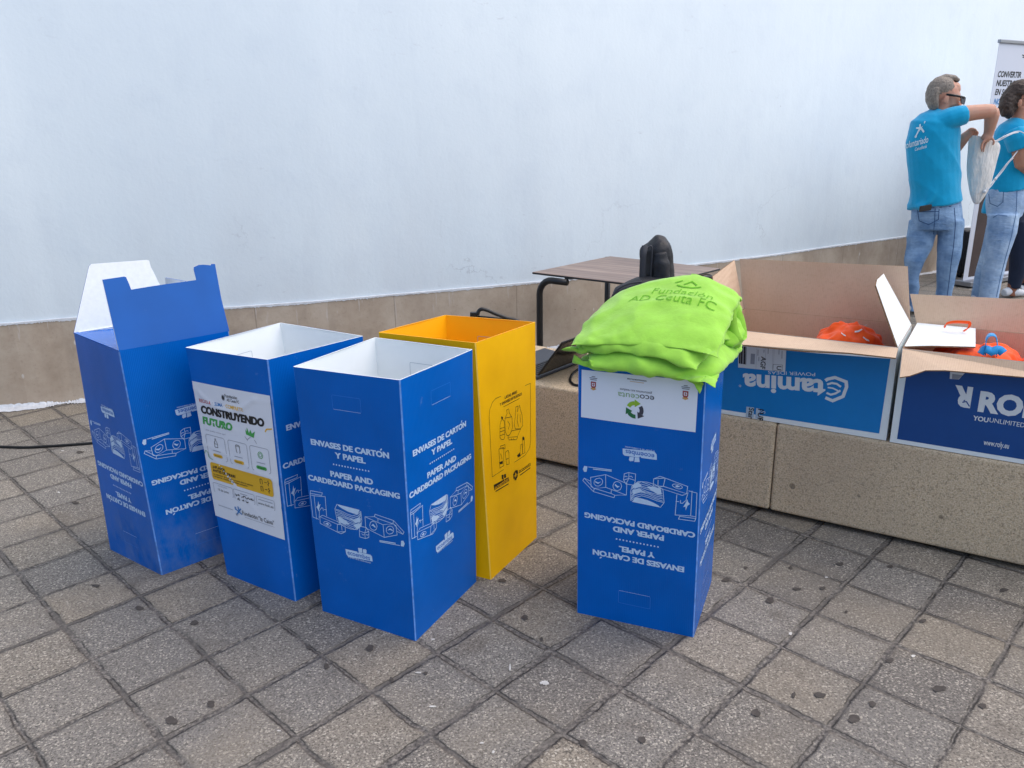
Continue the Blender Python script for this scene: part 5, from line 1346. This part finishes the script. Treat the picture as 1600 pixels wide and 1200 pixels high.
ribbon('webbing_end', [on_plane(x, y, bp(0, n, 0), BN) for x, y, n in ((1540, 545, .065), (1550, 549, .07), (1560, 546, .08), (1568, 552, .07))], 0.03, (0.3, 0.5, 0.8), M_CYAN, blu)

# ================================================================== PEOPLE
def mat_denim(name, hexd, hexl):
    t = NT(name, 0.85, spec=0.15); p = t.pos()
    n = t.noise(p, 7, 3, 0.6); f = t.noise(t.vscale(p, (1, 1, 2.6)), 16, 4, 0.65)
    col = t.mix(t.fmap(n, 0.32, 0.68), lin(hexd), lin(hexl))
    col = t.mix(t.fmap(f, 0.55, 0.75, 0, 0.55), col, lin(hexl)); col = t.mix(t.fmap(f, 0.45, 0.3, 0, 0.45), col, lin(hexd))
    t.base(col); t.bump(f, 0.5, 0.02); return t.m
def mat_skin(name, hexc):
    t = NT(name, 0.55, spec=0.35); p = t.pos(); c = lin(hexc)
    n = t.noise(p, 25, 3, 0.6); red = (min(1, c[0] * 1.05), c[1] * 0.80, c[2] * 0.75, 1)
    t.base(t.mix(t.fmap(n, 0.35, 0.7, 0, 0.7), c, red))
    t.b.inputs['Subsurface Weight'].default_value = 0.08; t.b.inputs['Subsurface Radius'].default_value = (0.02, 0.008, 0.004); return t.m
def mat_hair(name, a, b):
    t = NT(name, 0.55, spec=0.4); p = t.pos()
    n = t.noise(t.vscale(p, (140, 140, 50)), 1.0, 3, 0.6); m_ = t.noise(p, 60, 3)
    t.base(t.mix(t.fmap(t.math('ADD', n, t.math('MULTIPLY', m_, 0.6)), 0.55, 1.0), lin(a), lin(b))); t.bump(n, 0.5, 0.006); return t.m
M_TEE = mat_cloth('turquoise_jersey', '#0fa0cf', 0.8, var=0.05)
M_JEANM = mat_denim('blue_denim', '#5f7fa6', '#93b0d0'); M_JEANW = mat_denim('pale_denim', '#7e9cc2', '#b2cae4')
M_SKINM = mat_skin('fair_skin', '#c79a84'); M_SKINW = mat_skin('olive_skin', '#b98a72'); M_SKINP = mat_skin('brown_skin', '#8a5b45')
M_HAIRM = mat_hair('grey_brown_hair', '#665d54', '#91877c'); M_HAIRW = mat_hair('dark_brown_hair', '#211814', '#4a3a30')
M_LENS = plain('dark_lens', lin('#0b0b0d'), 0.15, 0.5); M_SHOE = plain('white_trainer', lin('#d4d6da'), 0.6, 0.3, var=0.08); M_SHOEG = plain('grey_shoe', lin('#a9a9ab'), 0.7, 0.3, var=0.1)
M_LEGG = plain('navy_leggings', lin('#232c40'), 0.7, 0.25, var=0.12, scale=12); M_SHIRTINK = plain('white_shirt_print', lin('#d6eaf2'), 0.7, 0.2)
M_CALICO = mat_cloth('natural_calico', '#efece6', 0.85, var=0.05); M_CORD = plain('white_cord', lin('#d8dade'), 0.8, 0.2); M_WALLET = plain('dark_leather', lin('#3a3532'), 0.6, 0.3)
TANV = 0.52
def sect(m, Y, secs, n=18):
    """secs: px x, px y, half width in px, depth radius in m, offset away from the camera"""
    k = pxm_at(Y); pts = []; rad = []
    for x, y, w, d, *o in secs:
        q = at_y(x, y, Y + (o[0] if o else 0)); pts.append(q)
        ww = w / k; rad.append((math.sqrt(max((ww * 0.55) ** 2, ww * ww - (TANV * d) ** 2)), d))
    m.tube(pts, rad, n, ref=(0, 1, 0))
def pxm_at(Y):
    d = Vector((0.53 * Y, Y, -0.4)); return CAM_F / FW.dot(d)
def limb(m, Y, pts, n=14):
    """pts: px x, px y, radius px, offset"""
    k = pxm_at(Y); m.tube([at_y(x, y, Y + o) for x, y, r, o in pts], [r / k for x, y, r, o in pts], n)
def folds(amp, sc, seed, dirn):
    d = np.array(dirn)
    return lambda co: amp * (ridges(np.column_stack([co @ d * sc, co[:, 2] * 2.2 + co[:, 0] * 1.2, co[:, 1] * 2.0]), seed) * 0.65 + 0.45 * vnoise(co * 9, seed + 3))

# ------------------------------------------------ the man
YM = 6.50; k = pxm_at(YM); gM = 0.1
man = thing('person', at_y(1448, 480, YM), 'man in turquoise t-shirt and blue jeans with dark sunglasses, reaching into the white drawstring bag', 'person', 'people in turquoise t-shirts')
man.location.z = gM
m = MB()
sect(m, YM, [(1462,320,34,.12),(1459,260,34,.12),(1459,210,34,.12),(1464,188,24,.10),(1467,180,13,.06),(1470,172,13.5,.062),(1474,160,14,.065)])      # trunk and neck
H = at_y(1475, 148, YM)
u = 0.93 / k
def hp(dx, dy, dz=0.0): return H + RT * (dx * u) + UP * (-dy * u) + Vector((0, dz, 0))
m.ball(hp(-2, -5), (0.107, 0.076, 0.103), 18)                                   # skull
m.tube([hp(4, -2), hp(10, 8), hp(13, 20)], [(.095, .070), (.080, .062), (.050, .045)], 14, ref=(0, 1, 0))   # face and jaw
m.ball(hp(17, -8), (0.040, 0.060, 0.060), 12)                                   # brow
m.tube([hp(23, -1), hp(27, 6), hp(31, 13), hp(26, 15)], [0.010, 0.013, 0.017, 0.012], 10)                # nose
m.ball(hp(24.5, 18), (0.016, 0.026, 0.012), 10); m.ball(hp(22.5, 27), (0.024, 0.028, 0.018), 10)             # lips, chin
e_ = hp(-5, 8, -0.078); m.ball(e_, (0.022, 0.012, 0.038), 12, rot=Matrix.Rotation(0.15, 3, 'Y'))             # ear
m.ball(hp(-5.5, 8, 0.078), (0.022, 0.012, 0.036), 12)
# right arm, lifted across and bent down into the bag
limb(m, YM, [(1478,186,14,-.10),(1500,179,12.5,-.13),(1522,176,11.3,-.14),(1540,174,10.6,-.14),(1550,174,10.4,-.13)])
limb(m, YM, [(1549,172,9.5,-.13),(1550,180,10.5,-.12),(1548,192,9.0,-.10),(1546,203,7.6,-.08),(1544,212,7.0,-.07)])
# left arm behind the trunk, forearm coming out towards the bag
limb(m, YM, [(1462,190,13,.12),(1474,215,12,.16),(1484,236,11,.16),(1494,229,10,.12),(1504,218,8.4,.06),(1511,211,6.8,.03)])
def hand(m, Y, wrist, palm, fingers, thumb, r=0.0085):
    """palm: list of (px,py,rx,off); every finger and the thumb a bent chain of its own"""
    limb(m, Y, [wrist] + palm, 10)
    for ch, rr in fingers + [thumb]:
        P_ = [at_y(x, y, Y + o) for x, y, o in ch]; P_ = spline(P_, 3); n_ = len(P_)
        m.tube(P_, [rr * (1.0 - 0.28 * i / n_) for i in range(n_)], 8)
hand(m, YM, (1544,211,7,-.07), [(1541,215,7.5,-.07),(1538,219,6,-.07)],
     [([(1541,218,-.09),(1536,222,-.095),(1533,228,-.09),(1533,234,-.08)], .0095), ([(1541,219,-.075),(1536,224,-.08),(1534,231,-.075),(1534,237,-.07)], .0098), ([(1543,219,-.06),(1539,226,-.06),(1537,233,-.058),(1537,238,-.055)], .0094), ([(1546,218,-.045),(1543,225,-.045),(1541,231,-.043)], .0082)],
     ([(1547,214,-.09),(1551,217,-.10),(1553,222,-.10),(1551,227,-.095)], .0105))
hand(m, YM, (1511,211,6.6,.03), [(1515,208,7,.02),(1519,207,6.5,.015)],
     [([(1519,204,.00),(1525,204.5,-.005),(1528,208,-.008),(1526,212,-.006)], .0095), ([(1519,206.5,.015),(1525,208,.012),(1527,212,.01),(1524,215,.01)], .0095), ([(1518,208.5,.028),(1524,211,.026),(1525,215,.024),(1521,217,.022)], .009), ([(1516,210,.038),(1521,213.5,.036),(1521,217,.034),(1518,218,.034)], .008)],
     ([(1513,203,-.01),(1518,201,-.02),(1523,202,-.025),(1526,205,-.025)], .0105))
m.remesh('body', M_SKINM, man, 0.0062, 3, 0.45)
# hair: short, brushed up at the front
m = MB()
m.ball(hp(-4, -8), (0.111, 0.081, 0.096), 20); m.tube([hp(-12, -24), hp(2, -28), hp(14, -26), hp(22, -22)], [(.018,.05),(.026,.060),(.028,.058),(.018,.045)], 12, ref=(0, 1, 0))
m.tube([hp(-18, -6), hp(-19.5, 6), hp(-17, 17), hp(-14, 24)], [(.045,.075),(.040,.070),(.034,.060),(.022,.045)], 12, ref=(0, 1, 0))
hv = m; 
hair = m.remesh('hair', M_HAIRM, man, 0.006, 3, 0.4, displace=lambda co: 0.0016 * ridges(co * np.array([60, 60, 50]), 4) + 0.0014 * vnoise(co * 110, 2))
# cut the hair back from the face: drop what lies in front of the hair line
def trim(o, keep):
    bm = bmesh.new(); bm.from_mesh(o.data)
    bmesh.ops.delete(bm, geom=[v for v in bm.verts if not keep(v.co)], context='VERTS'); bm.to_mesh(o.data); bm.free(); o.data.update()
def hl(co):
    d = co - H; x = d.dot(RT) / u; y = -d.dot(UP) / u
    if y < -19: return True
    if x > 9 + (y + 19) * 0.10: return False
    if y > 2 and x > -10: return False
    return y < 27
trim(hair, hl)
# sunglasses
m = MB(); m.tube([hp(-6, 1, -.090), hp(10, 2.5, -.090), hp(24, 5.5, -.076)], 0.009, 8); m.tube([hp(23, 5.0, -.074), hp(27, 6.2, -.03), hp(27, 6.2, .03)], 0.0065, 8); m.build('spectacle_frame', M_LENS, man, True)
m = MB(); m.slab([hp(16.5, 3.5, -.086), hp(28, 5.5, -.056), hp(27.3, 12.0, -.054), hp(24.5, 17, -.064), hp(18.5, 15, -.080)], 0.006); m.build('lens', M_LENS, man)
# t-shirt
m = MB()
sect(m, YM, [(1462.5,318,41,.165),(1462,300,40,.160),(1460.5,272,40,.160),(1458.5,245,41.5,.165),(1457.5,222,41.5,.170),(1459,205,40.5,.170),(1461,193,38,.165),(1464,185,29,.14),(1467,178.5,19,.10),(1469,175,15,.08)], 22)
sect(m, YM, [(1429,327,8,.11,-.02),(1436,318,16,.14,-.01),(1446,304,26,.15),(1455,285,33,.155)], 18)
limb(m, YM, [(1470,192,17,-.08),(1486,185,15.5,-.12),(1500,181,14.3,-.135),(1509,179,13.2,-.14)])
limb(m, YM, [(1455,192,15,.06),(1464,205,15,.13),(1474,222,14,.16)])
def hem(co): return True
shirtm = m.remesh('t_shirt', M_TEE, man, 0.0075, 5, 0.5, displace=folds(0.0095, 12.0, 12, (0.62, 0.0, 0.60)))
bpy.context.view_layer.update()
# jeans
m = MB()
sect(m, YM, [(1463,316,38,.135),(1463,330,40.5,.145),(1464,345,41,.15),(1462,358,38,.14)], 20)
sect(m, YM, [(1443,345,24,.115,.03),(1440,365,23.5,.11,.03),(1435,388,21,.10,.02),(1428,408,16.5,.085,.0),(1425,430,12.5,.072,.0),(1425,455,11.5,.066,.0),(1423,478,10.5,.062,.0),(1422,485,10.8,.062,.0)], 16)
sect(m, YM, [(1484,345,23,.115,-.03),(1485,365,21,.11,-.04),(1484,388,19.8,.10,-.05),(1481,406,18,.09,-.05),(1478,430,15.8,.078,-.04),(1475,458,13.5,.07,-.03),(1474,480,12.5,.066,-.03)], 16)
jm = m.remesh('jeans', M_JEANM, man, 0.0075, 3, 0.5, displace=folds(0.0065, 7.0, 21, (0.45, 0, 1.2)))
for nm, x, y, o, fl in (('shoe', 1422, 488, 0, 1), ('shoe', 1476, 484, -.03, 1)):
    q = at_y(x, y, YM + o); q.z = gM + 0.05; m = MB()
    m.tube([q + V((-0.07, -0.03, 0.0)), q + V((-0.02, -0.01, 0.012)), q + V((0.06, 0.05, 0.0)), q + V((0.15, 0.12, -0.01)), q + V((0.19, 0.15, -0.016))], [(.035,.034),(.045,.044),(.046,.045),(.044,.034),(.028,.022)], 14, ref=(0, 0, 1))
    m.remesh('shoe', M_SHOEG, man, 0.007, 4)
q = at_y(1450, 320, YM - .165); m = MB(); m.box(q + V((-.06, -.006, -.055)), (0.085, -0.01, 0.014), (0, 0.02, 0), (0.0, 0, 0.045)); bevelled(m.build('wallet', M_WALLET, man), 0.005)
# print on the back of the shirt
P = Print()
def star(P, cx, cy, s_, mi):
    for a, b, w in (((-.1,.75),(.0,-.1),.26),((.75,.95),(-.2,-.2),.22),((-.75,.35),(.2,.15),.22),((.1,.2),(.75,-.55),.26),((-.1,.1),(-.55,-.7),.26)):
        P.stroke([(cx + a[0]*s_, cy + a[1]*s_), (cx + b[0]*s_, cy + b[1]*s_)], w * s_, mi)
    P.disc(cx - .62 * s_, cy - .85 * s_, .20 * s_, mi=mi)
star(P, 0.045, 0.075, 0.055, 0)
P.text('voluntariado', 0.02, -0.045, width=0.235, size=0.075, bold=0.015); P.text('CaixaBank', 0.075, -0.085, width=0.115, size=0.036, bold=0.01)
o0 = at_y(1429, 220, YM); ax = (RT * 0.97 - UP * -0.24).normalized() * 0.82; ay = (UP + RT * 0.12).normalized()
fm = drop_print(P, shirtm, o0, ax, ay, (0.50, 1, -0.05), 0.003)
P.build('shirt_print', [M_SHIRTINK], fm, shirtm, off=0.001)

# ------------------------------------------------ the woman with the bag on her back
YW = 6.78; k = pxm_at(YW)
woman = thing('person', at_y(1545, 472, YW), 'woman in turquoise t-shirt and pale jeans, dark hair tied back, wearing the white drawstring bag', 'person', 'people in turquoise t-shirts')
woman.location.z = gM
u = 1 / k; H = at_y(1598, 155, YW)
m = MB()
sect(m, YW, [(1580,300,30,.11),(1580,250,27,.11),(1582,215,26,.11),(1586,200,20,.09),(1589,190,10.5,.055),(1591,180,10,.055),(1594,168,11,.06)])
m.ball(hp(-1, -4), (0.108, 0.080, 0.110), 18); m.tube([hp(6, -2), hp(11, 8), hp(12, 18)], [(.080,.066),(.068,.058),(.040,.040)], 14, ref=(0, 1, 0))
m.tube([hp(19, -3), hp(24, 5), hp(23, 8)], [0.009, 0.013, 0.011], 10); m.ball(hp(19, 14), (0.014, 0.024, 0.011), 10); m.ball(hp(17, 22), (0.022, 0.026, 0.016), 10)
m.ball(hp(-13, 7, -.076), (0.018, 0.012, 0.036), 12)
limb(m, YW, [(1592,212,12,-.12),(1594,235,11.5,-.15),(1598,256,11,-.16),(1606,264,9.5,-.14),(1622,258,8.5,-.08),(1636,250,7,-.02)])
limb(m, YW, [(1580,212,11,.14),(1588,240,10,.18),(1604,258,9,.16),(1624,256,8,.10)])
hand(m, YW, (1634,251,6.6,-.02), [(1639,248,7,-.01),(1643,246,6,-.01)],
     [([(1643,244,-.02),(1648,243,-.025),(1651,246,-.02)], .009), ([(1644,246,-.01),(1649,246,-.01),(1652,249,-.01)], .009), ([(1643,248,.0),(1648,249,.0),(1650,252,.0)], .0085), ([(1641,250,.01),(1646,252,.01),(1647,254,.01)], .0075)],
     ([(1637,244,-.03),(1641,241,-.035),(1645,240,-.035)], .0095))
m.remesh('body', M_SKINW, woman, 0.0062, 3, 0.45)
m = MB(); m.ball(hp(-3, -8), (0.122, 0.094, 0.112), 20)
m.tube([hp(-16, -8), hp(-22, 2), hp(-25, 12), hp(-23, 21), hp(-18, 27)], [(.060,.07),(.062,.065),(.058,.06),(.046,.05),(.022,.03)], 14, ref=(0, 1, 0))
m.tube([hp(-10, 2), hp(-16, 10), hp(-20, 18)], [(.05,.06),(.045,.055),(.04,.05)], 12, ref=(0, 1, 0))
hair = m.remesh('hair', M_HAIRW, woman, 0.0065, 4, 0.5, displace=lambda co: 0.0035 * ridges(co * np.array([35, 35, 60]), 7))
def hl2(co):
    d = co - H; x = d.dot(RT) / u; y = -d.dot(UP) / u
    if y < -15: return True
    return not (x > 4 + (y + 15) * -0.45) and not (x > -10 and y > 0 and x > -12)
trim(hair, hl2)
m = MB(); m.tube([hp(-9, 0, -.092), hp(4, -.5, -.090), hp(18, 1.0, -.072), hp(22, 1.5, 0)], 0.005, 8); m.build('spectacle_frame', plain('dark_red_frame', lin('#4a2026'), 0.4), woman, True)
m = MB()
sect(m, YW, [(1576,296,33,.145),(1576,280,31,.14),(1578,262,29,.14),(1579,240,28.5,.145),(1580,220,28.5,.15),(1582,206,27,.15),(1584,198,22,.13),(1587,191,15,.10),(1589,187,12,.075)], 20)
limb(m, YW, [(1585,207,16,-.10),(1590,220,16,-.14),(1594,233,15.5,-.155)]); limb(m, YW, [(1580,210,14,.12),(1584,226,14,.17)])
shirtw = m.remesh('t_shirt', M_TEE, woman, 0.0075, 5, 0.5, displace=folds(0.008, 9.0, 32, (0.8, 0, 0.5)))
m = MB()
sect(m, YW, [(1574,291,30,.125),(1573,305,32,.135),(1571,322,30.5,.14),(1569,338,27,.135)], 20)
sect(m, YW, [(1568,335,25,.12,-.05),(1565,362,23,.105,-.06),(1559,388,20,.095,-.06),(1554,412,18,.085,-.05),(1549,438,16.5,.075,-.05),(1545,462,16,.07,-.05),(1543,478,16,.07,-.05)], 16)
sect(m, YW, [(1566,335,22,.12,.06),(1558,366,19,.10,.08),(1549,392,16.5,.09,.09),(1540,418,14,.08,.10),(1533,444,13,.075,.10),(1529,466,13,.07,.10),(1528,476,13,.07,.10)], 16)
jw = m.remesh('jeans', M_JEANW, woman, 0.0075, 3, 0.5, displace=folds(0.0065, 7.0, 41, (0.45, 0, 1.2)))
for x, y, o in ((1543, 478, -.05), (1528, 474, .10)):
    q = at_y(x, y, YW + o); q.z = gM + 0.045; m = MB()
    m.tube([q + V((-0.06, -0.02, 0)), q + V((-.01, 0, .008)), q + V((0.07, 0.04, 0.0)), q + V((0.15, 0.08, -0.012))], [(.034,.034),(.042,.042),(.042,.038),(.026,.022)], 14, ref=(0, 0, 1)); m.remesh('shoe', M_SHOE, woman, 0.007, 4)

# ------------------------------------------------ third person, almost hidden behind the woman
YP = 7.18; k = pxm_at(YP); u = 1 / k
third = thing('person', at_y(1585, 466, YP), 'person behind the woman, mostly hidden, in navy leggings and white trainers', 'person', 'people in turquoise t-shirts')
third.location.z = gz(4.7, 7.2)
H = at_y(1606, 160, YP)
m = MB(); sect(m, YP, [(1580,320,26,.11),(1592,240,24,.11),(1598,206,20,.09),(1602,196,9,.055),(1604,176,10,.06)])
m.ball(hp(0, -4), (0.100, 0.078, 0.105), 16); m.tube([hp(4, 0), hp(7, 9), hp(8, 17)], [(.075,.062),(.062,.055),(.036,.036)], 12, ref=(0, 1, 0)); m.tube([hp(17, -1), hp(21, 6), hp(19, 8)], [.008, .012, .010], 8); m.ball(hp(-6, 6, -.07), (.016,.01,.03), 10)
sect(m, YP, [(1584,318,18,.08),(1590,345,15,.07,-.03),(1594,375,13,.06,-.04),(1592,402,10,.055,-.04),(1588,425,9,.05,-.03),(1584,440,9,.05,-.03),(1581,452,8,.043,-.03),(1578,462,8.5,.045,-.03)], 12); sect(m, YP, [(1584,318,18,.08),(1590,345,15,.07,.08),(1604,375,13,.06,.1),(1608,402,10,.055,.1),(1607,420,9,.05,.1),(1604,436,9,.05,.1),(1602,450,8,.043,.1),(1601,460,8.5,.045,.1)], 12)
limb(m, YP, [(1598,212,10,.14),(1606,236,9.5,.18),(1612,262,9,.16),(1620,282,7.5,.1)]); limb(m, YP, [(1600,212,10,-.12),(1608,240,9.5,-.14),(1614,264,9,-.1),(1624,284,7.5,-.05)])
hand(m, YP, (1624,284,7,-.05), [(1627,290,7,-.05)], [([(1627,293,-.06),(1629,299,-.06),(1628,303,-.06)], .009), ([(1629,293,-.05),(1631,300,-.05),(1630,304,-.05)], .009), ([(1630,292,-.04),(1633,299,-.04),(1632,303,-.04)], .0085), ([(1631,291,-.03),(1634,296,-.03),(1634,300,-.03)], .0075)], ([(1624,289,-.07),(1624,294,-.08),(1626,298,-.08)], .0095))
m.remesh('body', M_SKINP, third, 0.007, 3, 0.45)
m = MB(); m.ball(hp(-3, -7), (0.112, 0.09, 0.108), 16); m.remesh('hair', M_HAIRW, third, 0.008, 3)
trim(third.children[-1] if third.children else None, lambda co: ((co - H).dot(RT) / u < 5 and -(co - H).dot(UP) / u < 8) or -(co - H).dot(UP) / u < -16)
m = MB(); sect(m, YP, [(1566,336,33,.13),(1570,322,34,.14),(1574,305,32,.14),(1582,270,30,.14),(1590,236,29,.14),(1595,214,27,.14),(1599,203,18,.1),(1601,198,12,.075)], 18)
limb(m, YP, [(1598,212,14,.12),(1604,232,13,.18)]); limb(m, YP, [(1600,212,14,-.10),(1606,236,13,-.14)])
m.remesh('t_shirt', M_TEE, third, 0.008, 4, 0.5, displace=folds(0.007, 9.0, 52, (0.8, 0, 0.5)))
m = MB(); sect(m, YP, [(1574,322,28,.12),(1580,345,28,.13)], 16)
sect(m, YP, [(1590,345,22,.11,-.03),(1594,375,19.5,.10,-.04),(1592,402,15,.085,-.04),(1590,422,14,.08,-.03),(1586,440,11.5,.062,-.03),(1584,450,10.5,.055,-.03)], 14)
sect(m, YP, [(1590,345,22,.11,.08),(1604,375,19,.10,.1),(1608,402,15,.085,.1),(1608,420,13,.08,.1),(1606,438,11,.062,.1),(1604,446,10.5,.055,.1)], 14)
m.remesh('leggings', M_LEGG, third, 0.0075, 3, 0.5)
for x, y, o in ((1577, 466, -.03), (1601, 462, .1)):
    q = at_y(x, y, YP + o); q.z = third.location.z + 0.045; m = MB()
    m.tube([q + V((-0.075, -0.02, 0)), q + V((-.02, 0, .008)), q + V((0.06, 0.0, 0.0)), q + V((0.15, 0.0, -0.012))], [(.034,.034),(.042,.044),(.042,.038),(.026,.022)], 14, ref=(0, 0, 1)); m.remesh('shoe', M_SHOE, third, 0.007, 4)

# seams and pockets of the jeans
M_SEAM = plain('dark_denim_seam', lin('#3f5a80'), 0.85, 0.1); M_SEAMW = plain('denim_seam', lin('#58769f'), 0.85, 0.1)
def seams(o, Y, lines, mat, w=0.006):
    bpy.context.view_layer.update()
    P = Print(); o0 = at_y(1500, 350, Y); k_ = pxm_at(Y)
    for l in lines:
        q = []
        for x, y in (spline([(*p, 0) for p in l], 5) if False else [(a[0] + (b[0]-a[0]) * t, a[1] + (b[1]-a[1]) * t) for a, b in zip(l[:-1], l[1:]) for t in np.linspace(0, 1, 6)[:-1]] + [l[-1]]):
            d = at_y(x, y, Y) - o0; q.append((d.x, d.z))
        P.stroke(q, w)
    d = (at_y(1500, 350, Y) - ORG).normalized()
    fm = drop_print(P, o, o0, (1, 0, 0), (0, 0, 1), d, 0.001)
    P.build('seam', [mat], fm, o, off=0.0006)
seams(jm, YM, [((1434,327),(1437,345),(1452,351),(1467,343),(1468,327)), ((1434,331),(1468,331)), ((1426,328),(1500,322)), ((1462,326),(1461,348),(1459,366)), ((1491,325),(1493,350),(1490,385),(1487,405),(1483,440),(1480,462))], M_SEAM)
seams(jw, YW, [((1545,303),(1547,318),(1558,323),(1566,316),(1567,300)), ((1545,297),(1597,299)), ((1587,300),(1586,330),(1578,370),(1570,400),(1562,432),(1556,462)), ((1551,340),(1558,336),(1572,338))], M_SEAMW)

# ------------------------------------------------ drawstring bag between them
YD = 6.52; k = pxm_at(YD)
dbag = thing('drawstring_bag', at_y(1527, 316, YD), 'white cotton drawstring bag hanging on the woman\'s back, its mouth held open by the man', 'drawstring bag')
prof = [(1525.5,319,3,.015),(1526,315,6,.025),(1527,309,9,.035),(1528.5,300,13,.05),(1530.5,290,16,.06),(1532,277,18.5,.068),(1533.5,262,21,.07),(1535,247,22.5,.07),(1536.5,234,23.5,.07),(1537.5,226,23.5,.075),(1537,221,22.5,.075),(1537,218,22,.072)]
v = []; f = []; nn = 64
for i, (x, y, w, d) in enumerate(prof):
    c = at_y(x, y, YD); tl = 0.5 if i >= 6 else 0.0
    for a in range(nn):
        an = 2 * math.pi * a / nn; t_ = i / (len(prof) - 1)
        g = 1 + (0.075 * t_ ** 6 + 0.10 * (1 - t_) ** 4) * math.sin(an * 17 + 2.5 * math.sin(an * 3 + 1)) + 0.04 * math.sin(an * 3 + i * 1.1) * math.sin(math.pi * t_) + 0.03 * math.sin(an * 7 - i * 0.9)
        p_ = c + RT * (w / k * g * math.cos(an)) + Vector((0, 1, 0)) * (d * g * math.sin(an))
        p_.z += -0.030 * t_ ** 4 * math.cos(an) - 0.012 * t_ ** 6 * math.sin(an)
        v.append(p_)
    if i: f += [((i-1)*nn+a, (i-1)*nn+(a+1) % nn, i*nn+(a+1) % nn, i*nn+a) for a in range(nn)]
f.append(tuple(range(nn))[::-1])
t = NT('natural_calico_gathered', 0.85, (0.82, 0.80, 0.76, 1), 0.15); pz = t.pos()
gn = t.noise(t.vscale(pz, (34, 34, 7)), 1.0, 4, 0.6); gw = t.noise(t.vscale(pz, (11, 11, 6)), 1.0, 3, 0.6)
t.base(t.mix(t.fmap(gw, 0.4, 0.7), lin('#e6e3de'), lin('#f2efea'))); t.bump(t.math('ADD', gn, t.math('MULTIPLY', gw, 1.5)), 0.9, 0.02)
o = obj('bag_cloth', v, f, t.m, dbag, smooth=True)
so = o.modifiers.new('thick', 'SOLIDIFY'); so.thickness = 0.004; so.offset = -1; sb = o.modifiers.new('sub', 'SUBSURF'); sb.levels = 1; sb.render_levels = 2
def cord(pts, r=0.0042): 
    m = MB(); m.tube(spline([at_y(x, y, Y_) for x, y, Y_ in pts], 6), r, 8); m.build('cord', M_CORD, dbag, True)
cord([(1551,223,YD-.08),(1560,218,YD-.06),(1570,212.5,YD-.05),(1580,208,6.50),(1588,205.5,6.53),(1596,206,6.55),(1603,212,6.54),(1606,225,6.52)])
cord([(1551,223.5,YD-.07),(1562,219,YD-.05),(1573,213,6.47),(1583,208.5,6.505),(1591,206.8,6.54)])
cord([(1538,299,YD-.06),(1546,290,YD-.04),(1554,280,YD),(1562,270,6.55),(1573,256,6.54),(1582,246,6.55),(1590,236,6.58)])
cord([(1539,301,YD-.05),(1549,290,YD-.03),(1556,280,YD),(1566,268,6.54),(1576,254,6.55),(1583,247,6.57)])
for q, r_ in ((at_y(1555.5, 279.5, YD - .005), .011), (at_y(1538.5, 299.5, YD - .06), .014)):
    m = MB(); m.ball(q, r_, 10); m.build('knot', M_CORD, dbag, True)
